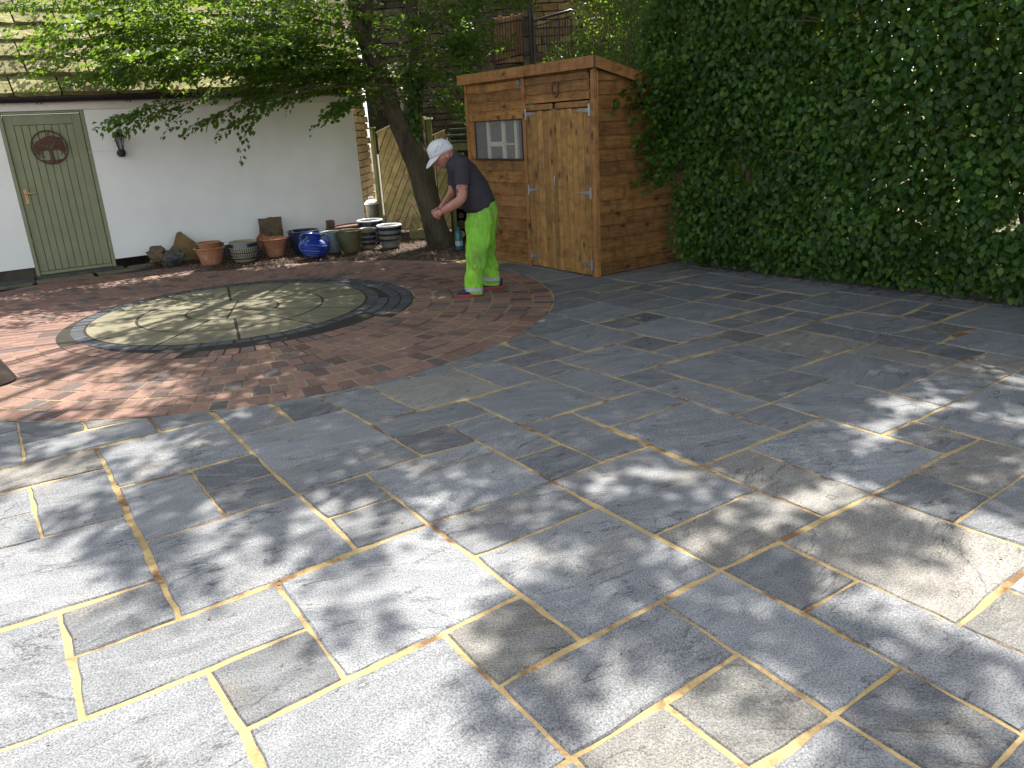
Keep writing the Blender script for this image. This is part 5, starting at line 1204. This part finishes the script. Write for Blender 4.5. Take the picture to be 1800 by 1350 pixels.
# ================================================================ FOLIAGE
def nrmz(a): return a/np.maximum(np.linalg.norm(a, axis=-1, keepdims=True), 1e-9)
def leaf_arrays(P, D, N, L, wr=.62, shape=4, fold=.12, curl=.10):
    n = len(P); D = nrmz(D); S = nrmz(np.cross(N, D)); U = np.cross(D, S); L = L[:, None]
    if shape == 2:
        tpl = [(0, 0, 0), (.5, .5*wr, fold), (1, 0, -curl), (.5, -.5*wr, fold)]; T0 = [(0, 1, 2), (0, 2, 3)]
    elif shape == 4:
        tpl = [(0, 0, 0), (.48, .5*wr, fold), (1, 0, -curl), (.48, -.5*wr, fold), (.5, 0, 0)]; T0 = [(0, 1, 4), (1, 2, 4), (2, 3, 4), (3, 0, 4)]
    else:
        tpl = [(0, 0, 0), (.25, .42*wr, fold*.7), (.58, .50*wr, fold), (1, 0, -curl), (.58, -.50*wr, fold), (.25, -.42*wr, fold*.7), (.45, 0, .0)]
        T0 = [(0, 1, 6), (1, 2, 6), (2, 3, 6), (3, 4, 6), (4, 5, 6), (5, 0, 6)]
    V = np.zeros((n, len(tpl), 3))
    for i, (a, s_, u) in enumerate(tpl): V[:, i] = P+D*L*a+S*L*s_+U*L*u
    T = np.array(T0)[None]+(np.arange(n)*len(tpl))[:, None, None]
    return V.reshape(-1, 3), T.reshape(-1, 3)
def sprays(centers, dirs, size, nl, leaf, droop=.25, spread=.33, rnd=.35, flat=.85):
    """beech-like sprays: leaves alternate along short twigs; returns leaf P,D,N,L and twig segments"""
    n = len(centers); C = np.repeat(centers, nl, 0); Dd = nrmz(np.repeat(dirs, nl, 0)); sz = np.repeat(size, nl)
    t = np.tile(np.linspace(0, 1, nl), n)+rng.normal(0, .04, n*nl)
    upv = np.tile(np.array([0, 0, 1.]), (n*nl, 1)); Sd = nrmz(np.cross(upv, Dd)); 
    side = np.tile(np.where(np.arange(nl) % 2 == 0, 1., -1.), n)
    wid = spread*np.sin(np.clip(t, 0, 1)*PI*.85+.25)*rng.uniform(.25, 1.1, n*nl)
    P = C+Dd*(t*sz)[:, None]+Sd*(side*wid*sz)[:, None]; P[:, 2] -= droop*sz*t*t; P += rng.normal(0, .018, P.shape)
    D = Dd*rng.uniform(.4, 1, n*nl)[:, None]+Sd*(side*rng.uniform(.4, 1., n*nl))[:, None]; D[:, 2] -= rng.uniform(0, .7, n*nl)
    N = upv*flat+rng.normal(0, rnd, P.shape)
    return P, D, N, rng.uniform(.75, 1.2, n*nl)*leaf
def foliage(name, groups, mat, parent, kind='stuff', label=None):
    Vs, Ts, o_ = [], [], 0
    for V, T in groups: Vs.append(V); Ts.append(T+o_); o_ += len(V)
    o = link(name, arr_mesh(name, np.concatenate(Vs), np.concatenate(Ts), mat), parent)
    if kind: o['kind'] = kind
    return o
# ---- the leaning tree
tree = thing('beech_tree', 'leaning forked beech tree between the pots and the man, branches over the cottage roof', 'tree', (-.84, 10.27, 0))
O_ = Vector((-.84, 10.27, 0)); rel = lambda p: tuple(Vector(p)-O_)
def trunk(name, pts, rad, n=18, amp=.012, seed=0, par=tree):
    P_ = [Vector(p) for p in pts]; mb = MB(); dense = []; 
    for i in range(len(P_)-1):
        for t_ in (0, .25, .5, .75):
            p0 = P_[max(i-1, 0)]; p1 = P_[i]; p2 = P_[i+1]; p3 = P_[min(i+2, len(P_)-1)]
            q = .5*((2*p1)+(p2-p0)*t_+(2*p0-5*p1+4*p2-p3)*t_*t_+(-p0+3*p1-3*p2+p3)*t_**3); dense.append((q, rad[i]*(1-t_)+rad[i+1]*t_))
    dense.append((P_[-1], rad[-1])); rs = []; prev = Vector((0, 1, 0))
    for i, (p, r_) in enumerate(dense):
        t_ = (dense[min(i+1, len(dense)-1)][0]-dense[max(i-1, 0)][0]).normalized(); u = (prev-t_*prev.dot(t_)).normalized(); v = t_.cross(u); prev = u
        rs.append([p+(u*math.cos(2*PI*j/n)+v*math.sin(2*PI*j/n))*(r_*(1+.10*mn.noise(Vector((math.cos(2*PI*j/n)*1.3+seed, math.sin(2*PI*j/n)*1.3, p.z*1.6))))+amp*mn.noise((p*6)+Vector((math.cos(2*PI*j/n)*2, math.sin(2*PI*j/n)*2, 0)))) for j in range(n)])
    mb.rings([[q-O_ for q in r_] for r_ in rs], True); return mb.build(name, M['bark'], par, True)
tk = trunk('trunk', [(-.80, 10.27, -.06), (-.835, 10.27, .03), (-.875, 10.27, .20), (-.93, 10.27, .45), (-.99, 10.28, .72), (-1.03, 10.29, .98), (-1.075, 10.28, 1.16), (-1.20, 10.27, 1.46), (-1.30, 10.27, 1.75), (-1.365, 10.27, 2.05), (-1.46, 10.26, 2.28), (-1.57, 10.25, 2.53), (-1.62, 10.25, 2.78), (-1.66, 10.25, 3.1), (-1.8, 10.3, 4.0), (-1.75, 10.5, 5.4), (-1.5, 10.6, 7.0), (-1.3, 10.7, 8.6)],
      [.23, .185, .155, .150, .155, .165, .155, .125, .118, .112, .100, .088, .082, .078, .075, .065, .045, .02], n=22, amp=.014)
trunk('limb', [(-.985, 10.32, .85), (-1.0, 10.38, 1.10), (-1.06, 10.44, 1.40), (-1.06, 10.46, 1.60), (-1.03, 10.46, 1.82), (-.97, 10.47, 2.1), (-.96, 10.5, 2.55), (-.98, 10.6, 3.0), (-.8, 10.8, 4.2), (-.3, 11.0, 5.8), (.0, 11.2, 7.4)], [.10, .11, .105, .10, .098, .095, .088, .08, .07, .05, .02], seed=3)
trunk('limb', [(-1.55, 10.25, 2.47), (-1.52, 10.22, 2.62), (-1.47, 10.2, 2.82), (-1.40, 10.2, 3.1), (-.9, 10.0, 4.2), (-.2, 9.8, 5.6), (.9, 9.9, 7.0)], [.05, .050, .048, .046, .042, .035, .015], seed=5)
# low branches, some visible as dark lines
low = [((-1.44, 10.26, 2.25), (-2.2, 10.15, 2.38), (-3.2, 9.9, 2.60), (-4.1, 9.6, 2.68), (-4.75, 9.5, 2.60)),
       ((-1.40, 10.26, 2.10), (-2.0, 10.0, 2.20), (-2.8, 9.7, 2.32), (-3.6, 9.4, 2.33), (-4.35, 9.25, 2.30)),
       ((-1.34, 10.22, 1.98), (-2.1, 9.8, 2.02), (-3.0, 9.5, 1.98), (-3.8, 9.3, 1.86), (-4.28, 9.2, 1.72)),
       ((-1.34, 10.2, 2.0), (-2.2, 9.7, 2.0), (-2.9, 9.45, 1.88), (-3.35, 9.35, 1.66)),
       ((-1.34, 10.2, 2.0), (-2.0, 9.6, 1.98), (-2.6, 9.4, 1.86), (-3.0, 9.3, 1.62)),
       ((-1.32, 10.2, 1.9), (-1.7, 9.8, 1.86), (-2.0, 9.6, 1.74)),
       ((-1.60, 10.26, 2.62), (-2.6, 10.2, 2.9), (-3.9, 10.0, 3.12), (-4.85, 9.8, 3.08)),
       ((-1.0, 10.4, 2.0), (-.7, 10.1, 2.25), (-.35, 9.8, 2.42), (-.1, 9.6, 2.5)), ((-.96, 10.5, 2.5), (-.6, 10.2, 2.75), (-.1, 9.9, 2.95), (.35, 9.6, 3.02)),
       ((-1.02, 10.4, 1.85), (-.7, 10.1, 1.85), (-.45, 9.95, 1.70)), ((-1.03, 10.4, 1.95), (-.75, 10.0, 2.1), (-.45, 9.7, 2.12), (-.32, 9.6, 1.95))]
tw_ = MB()
def twig(pts, r0, r1): tw_.tube([Vector(p)-O_ for p in pts], [r0+(r1-r0)*i/(len(pts)-1) for i in range(len(pts))], 6)
for i, b_ in enumerate(low): twig(b_, .024 if i in (0, 1, 6) else .012, .004)
Cs, Ds = [], []
def along(b_, n, sx, sz, t0=.15):
    b_ = [np.array(p) for p in b_]; m_ = len(b_)-1
    for _ in range(n):
        t = (t0+(1-t0)*rng.random()**(1.2 if n > 200 else .85))*m_; i = min(int(t), m_-1); p = b_[i]+(b_[i+1]-b_[i])*(t-i); d = nrmz(b_[i+1]-b_[i])
        q = p+np.array([rng.normal(0, sx), rng.normal(0, sx*1.2), rng.normal(0, sz)-.02])
        Cs.append(q-d*.15); Ds.append(d+rng.normal(0, .45, 3)*np.array([1, 1, .25]))
for i, (b_, n, sx, sz, t0) in enumerate(zip(low, (300, 270, 30, 10, 12, 16, 300, 60, 105, 12, 14), (.34, .30, .07, .04, .05, .08, .36, .20, .24, .08, .10), (.15, .085, .035, .02, .02, .04, .20, .14, .18, .06, .08), (.08, .1, .2, .25, .25, .3, .05, .1, .1, .2, .1))): along(b_, n, sx, sz, t0)
# tips: sprays running right to the end of the hanging branches
for b_ in (low[2], low[3], low[4]):
    e = np.array(b_[-1]); d = nrmz(np.array(b_[-1])-np.array(b_[-2]))
    for k_ in range(7): Cs.append(e-d*(.12+.16*k_)+rng.normal(0, .015, 3)); Ds.append(d+rng.normal(0, .12, 3))
Cs, Ds = np.array(Cs), np.array(Ds)
# keep the window of gaps around the trunk
P, D, N, L_ = sprays(Cs-np.array(O_), Ds, rng.uniform(.26, .46, len(Cs)), 24, .068, droop=.16, spread=.30, rnd=.38)
tip_n = 21*24
g1 = leaf_arrays(P[:-tip_n], D[:-tip_n], N[:-tip_n], L_[:-tip_n], .66, 4)
# hanging tips get narrower sprays
P2, D2, N2, L2 = sprays(Cs[-21:]-np.array(O_), Ds[-21:], np.full(21, .24), 10, .062, droop=.22, spread=.16, rnd=.3)
g2 = leaf_arrays(P2, D2, N2, L2, .66, 4)
for c_, d_ in zip(Cs[::2], Ds[::2]): twig([c_, c_+nrmz(d_)*.3], .004, .002)
tw_.build('branches', M['twig'], tree)['kind'] = 'stuff'
# unseen upper crown: leaf clumps placed up the sun ray to cast mapped shade
cl = []
for iy, row in enumerate(SHADE):
    y = SHY0+iy*SHD
    for ix, chh in enumerate(row):
        x = SHX0+ix*SHD; p = int(chh)/9.
        wgt = p
        if y > 8.3: wgt *= .6
        cl.append((x, y, wgt))
pc, dc = [], []
for x, y, wgt in cl:
    if wgt < .1: continue
    for _ in range(17 if wgt > .75 else 12):
        gx, gy = x+rng.uniform(-.5, .5)*SHD, y+rng.uniform(-.5, .5)*SHD
        sc__ = 2.6+gy*.15                       # leaf clumps: a blob pattern thresholded by the local density
        nz = mn.noise(Vector((gx*sc__, gy*sc__*.9, 4.)))+.45*mn.noise(Vector((gx*sc__*2.7, gy*sc__*2.7, 9.)))
        if wgt < .93 and nz*.75+.5 > wgt*.90-.01: continue
        far = min(max((y-1)/7, 0), 1); h = rng.uniform(5.2, 7.6)-1.3*far
        k2 = h/SD.z; q = np.array([gx+SD.x*k2, gy+SD.y*k2, h]); pc.append(q); out_ = q-np.array([-1., 10.6, h+.5]); dc.append(out_+rng.normal(0, 1.2, 3)*np.array([1, 1, .15]))
pc, dc = np.array(pc), np.array(dc)
print('upper sprays', len(pc))
P3, D3, N3, L3 = sprays(pc-np.array(O_), dc, rng.uniform(.20, .34, len(pc)), 13, .088, droop=.15, spread=.34, rnd=.30)
g3 = leaf_arrays(P3, D3, N3, L3, .70, 2)
print('tree leaves', len(P)+len(P3))
foliage('crown', [g1, g2, g3], M['leaf_tree'], tree)
# boughs carrying the upper crown
bo = MB(); hubs = [Vector((-1.75, 10.45, 4.9)), Vector((-.6, 10.9, 5.0)), Vector((-.3, 9.85, 5.4)), Vector((-1.5, 10.6, 6.6))]
for i in range(34):
    q = Vector(pc[rng.integers(len(pc))]); hb = min(hubs, key=lambda h: (h-q).length); mid = hb.lerp(q, .5)+Vector((0, 0, .25)); bo.tube([hb-O_, mid-O_, q-O_], [.028, .016, .005], 6)
bo.build('boughs', M['bark'], tree)['kind'] = 'stuff'
# ivy leaves clinging in the fork
Pi = np.column_stack([rng.normal(-1.06, .07, 260), rng.normal(10.27, .06, 260)-.05, rng.uniform(1.35, 2.2, 260)])-np.array(O_)
gi = leaf_arrays(Pi, rng.normal(0, 1, (260, 3))+np.array([0, -.3, -1]), rng.normal(0, .4, (260, 3))+np.array([0, -1, .3]), rng.uniform(.05, .08, 260), .8, 4)
foliage('ivy', [gi], M['leaf_hedge'], tree)

# ---- hedge
HB = np.array([.617, -.787, 0]); HN = np.array([.787, .617, 0]); H0 = np.array([1.84, 7.72, 0])
hedge = thing('tall_hedge', 'tall dense dark green hedge along the right edge of the patio', 'hedge', tuple(H0))
def hfront(s, z):
    """depth of the hedge surface (negative = towards the patio)"""
    a = np.array([mn.noise(Vector((x*1.1, zz*1.2, 3.))) + .5*mn.noise(Vector((x*2.7, zz*2.9, 7.))) for x, zz in zip(s, z)])
    return -.06-.10*np.sin(np.clip(z/2.8, 0, 1)*PI)-.11*a-np.where(z < .35, -.16*(1-z/.35), 0)
def hedge_leaves(n, s0, s1, z0, z1, d0, d1, leaf, shape, surf=False):
    s = rng.uniform(s0, s1, n); z = z0+(z1-z0)*rng.random(n)
    f = hfront(s, z); d = f+(rng.random(n)**1.3)*(d1-d0)+d0
    P = H0[None]*0+HB*s[:, None]+HN*d[:, None]; P[:, 2] = z
    N = -HN*1.0+rng.normal(0, .42, (n, 3))+np.array([0, 0, .55]); D = rng.normal(0, .6, (n, 3))+np.array([0, 0, -.8])-HN*.25+HB*.2
    return P, D, N, rng.uniform(.75, 1.25, n)*leaf
def gapmask(P, z):
    # holes that let the daylight behind show
    s = P@HB
    g = np.array([mn.noise(Vector((a*2.6, zz*2.6, 11.)))+.5*mn.noise(Vector((a*6, zz*6, 5.))) for a, zz in zip(s, z)])
    return (g < .58) | (z < .45)
P, D, N, L_ = hedge_leaves(62000, -.55, 6.0, .05, 3.1, 0, .24, .058, 6)
k_ = gapmask(P, P[:, 2]); P, D, N, L_ = P[k_], D[k_], N[k_], L_[k_]
top_ok = P[:, 2] < 2.9+.25*np.sin(P@HB*2.)
left_ok = (P@HB > -.25+.25*rng.random(len(P))) | (P[:, 2] > 1.2)
k_ = top_ok & left_ok; P, D, N, L_ = P[k_], D[k_], N[k_], L_[k_]
# leaves in view nearest to the camera become parts
cw = P+H0; dist = np.linalg.norm(cw-np.array([0, 0, 1.45]), axis=1); inview = (cw[:, 0]/cw[:, 1] < .69) & (((P@HN)-hfront(P@HB, P[:, 2])) < .05)
order = np.argsort(np.where(inview, dist, 1e9))[:300]; sel = np.zeros(len(P), bool); sel[order] = True
g = leaf_arrays(P[~sel], D[~sel], N[~sel], L_[~sel], .68, 6, .09, .10)
P2, D2, N2, L2 = hedge_leaves(36000, -.5, 6.0, .04, 3.0, .15, .80, .064, 4)
k_ = gapmask(P2, P2[:, 2]); P2, D2, N2, L2 = P2[k_], D2[k_], N2[k_], L2[k_]
k_ = (P2@HB > -.1) | (P2[:, 2] > 1.3); P2, D2, N2, L2 = P2[k_], D2[k_], N2[k_], L2[k_]
g_2 = leaf_arrays(P2, D2, N2, L2, .68, 2)
# loose shoots reaching over the side of the shed
sc_ = []; sd_ = []
for _ in range(62):
    z = rng.uniform(.9, 2.0); s = rng.uniform(-.32, .05); q = HB*s+HN*rng.uniform(-.30, -.05); q = q+np.array([0, 0, z]); sc_.append(q); sd_.append(-HN*.9-HB*.1+np.array([0, 0, rng.uniform(-.5, .1)]))
for q, d_ in (((1.45, 7.62, 1.80), (-.8, -.2, -.10)), ((1.35, 7.60, 1.76), (-.8, -.2, -.2)), ((1.4, 7.60, 1.62), (-.6, -.5, -.4)), ((1.30, 7.55, 1.72), (-.8, -.2, -.35))):
    sc_.append(np.array(q)-H0); sd_.append(np.array(d_))
ps = sprays(np.array(sc_), np.array(sd_), np.full(len(sc_), .26), 12, .066, droop=.3, spread=.22, rnd=.5, flat=.5)
g_3 = leaf_arrays(*ps, .66, 6)
foliage('foliage', [g, g_2, g_3], M['leaf_hedge'], hedge)
lm = []
for i in range(6):
    V, T = leaf_arrays(np.zeros((1, 3)), np.array([[1., 0, 0]]), np.array([[0, 0, 1.]]), np.array([1.]), .66+.03*i, 6, .06+.02*i, .06+.03*i); lm.append(arr_mesh('leaf', V, T, M['leaf_hedge']))
for q in order:
    d_ = Vector(D[q]).normalized(); s_ = Vector(N[q]).cross(d_).normalized(); u_ = d_.cross(s_)
    o = bpy.data.objects.new('leaf', lm[int(q) % 6]); col.objects.link(o); o.parent = hedge
    Mx = Matrix.Identity(4)
    for i in range(3): Mx[i][0], Mx[i][1], Mx[i][2], Mx[i][3] = d_[i]*L_[q], s_[i]*L_[q], u_[i]*L_[q], P[q][i]
    o.matrix_basis = Mx
st = MB(); rs_ = random.Random(9)
for i in range(26):
    s = -.1+i*.24+rs_.uniform(-.05, .05); base = Vector(HB*s+HN*(.28+rs_.uniform(-.08, .08))); r_ = rs_.uniform(.016, .032); pts = [base]
    for k_ in range(1, 7): pts.append(base+Vector((rs_.uniform(-.10, .10), rs_.uniform(-.10, .10), k_*.48)))
    st.tube(pts, [r_*(1-.11*k_) for k_ in range(7)], 7)
    for k_ in range(16):
        p = pts[rs_.randrange(0, 6)].lerp(pts[rs_.randrange(1, 6)], .5)+Vector((0, 0, rs_.uniform(-.3, .3))); d_ = Vector(-HN*rs_.uniform(.1, .5)+HB*rs_.uniform(-.4, .4))+Vector((0, 0, rs_.uniform(0, .3))); st.tube([p, p+d_*.5, p+d_], [.006, .004, .002], 4)
st.build('stems', M['twig'], hedge)['kind'] = 'stuff'
# litter at the hedge foot
n = 420; s = rng.uniform(-.3, 5.5, n); Pl = HB*s[:, None]+HN*rng.normal(.08, .10, n)[:, None]+H0; Pl[:, 2] = .006
gl = leaf_arrays(Pl, rng.normal(0, 1, (n, 3))*np.array([1, 1, .1]), np.tile([0, 0, 1.], (n, 1))+rng.normal(0, .2, (n, 3)), rng.uniform(.02, .045, n), .5, 2)
o = foliage('leaf_litter', [gl], M['chips'], None); tag(o, 'dry leaf litter scattered along the foot of the hedge', 'leaf litter')

# ---- shrubs behind the shed
def shrub(label, name, cat, base, hgt, rad, n, leaf, mat, seed, squash=1, group=None, stems=7, shape=4):
    r = np.random.default_rng(seed); t = thing(name, label, cat, base, 0, group)
    u = nrmz(r.normal(0, 1, (n, 3))); rr_ = r.random(n)**.45; cl_ = nrmz(r.normal(0, 1, (26, 3))); k_ = (u@cl_.T).max(1) > .80
    u, rr_ = u[k_], rr_[k_]
    P = u*rr_[:, None]*np.array([rad[0], rad[1], rad[2]])+np.array([0, 0, hgt]); k_ = P[:, 2] > .03; P = P[k_]; u = u[k_]
    D = u+r.normal(0, .6, P.shape)+np.array([0, 0, -.4]); N = r.normal(0, .5, P.shape)+np.array([0, 0, .8])+u*.3
    foliage('crown', [leaf_arrays(P, D, N, r.uniform(.7, 1.3, len(P))*leaf, .55, shape)], M[mat], t)
    mb = MB(); rs_ = random.Random(seed)
    for i in range(stems):
        a = rs_.uniform(0, 2*PI); q = Vector((math.cos(a)*rad[0]*rs_.uniform(.2, .85), math.sin(a)*rad[1]*rs_.uniform(.2, .85), hgt+rad[2]*rs_.uniform(-.1, .8))); mid = q*.5+Vector((rs_.uniform(-.1, .1), rs_.uniform(-.1, .1), .1)); mb.tube([(0, 0, -.05), mid, q], [.022, .014, .004], 6)
    mb.build('trunk', M['twig'], t); return t
shrub('bright lit shrub just above the shed roof under the handrail', 'leafy_shrub', 'shrub', (1.05, 10.3, 0), 2.0, (.50, .5, .50), 2300, .055, 'leaf_shrub', 4)
shrub('low dark shrub behind the left half of the shed roof', 'leafy_shrub', 'shrub', (.42, 10.35, 0), 1.80, (.36, .3, .34), 700, .05, 'leaf_shrub', 6)
shrub('twiggy open shrub behind the shed corner next to the hedge', 'leafy_shrub', 'shrub', (1.75, 9.5, 0), 2.15, (.62, .5, .80), 2300, .055, 'leaf_shrub', 5, stems=26)
shrub('tall dark glossy shrub over the right end of the railing', 'leafy_shrub', 'shrub', (1.75, 11.4, 0), 2.9, (.7, .6, .9), 3200, .07, 'leaf_shrub', 7, stems=14)
for i, (x, y, h, rx, rz, lab) in enumerate(((4.2, 13.0, 2.6, 1.5, 2.6, 'sunlit tree right behind the tall hedge, left one of the far trees'), (7.2, 11.5, 3.2, 1.9, 3.0, 'rounded tree far behind the middle of the hedge'), (10.5, 9.5, 3.2, 2.2, 3.2, 'broad tree behind the right end of the hedge'), (2.9, 16.5, 4.2, 1.9, 2.8, 'tall tree by the stone house seen over the shed corner'))):
    shrub(lab, 'garden_tree', 'tree', (x, y, 0), h, (rx, rx, rz), 5200, .15, 'leaf_bg', 20+i, stems=9, shape=2)
# small fallen leaves and grit on the slabs
n = 150; Pl = np.column_stack([rng.uniform(-3.2, 3.4, n), 1.2+7*rng.random(n)**1.3, np.full(n, .004)])
gl = leaf_arrays(Pl, rng.normal(0, 1, (n, 3))*np.array([1, 1, .05]), np.tile([0, 0, 1.], (n, 1))+rng.normal(0, .2, (n, 3)), rng.uniform(.008, .022, n), .5, 2)
o = foliage('fallen_bits', [gl], M['chips'], None); tag(o, 'tiny dry leaf bits lying about on the grey slabs', 'leaf bits')
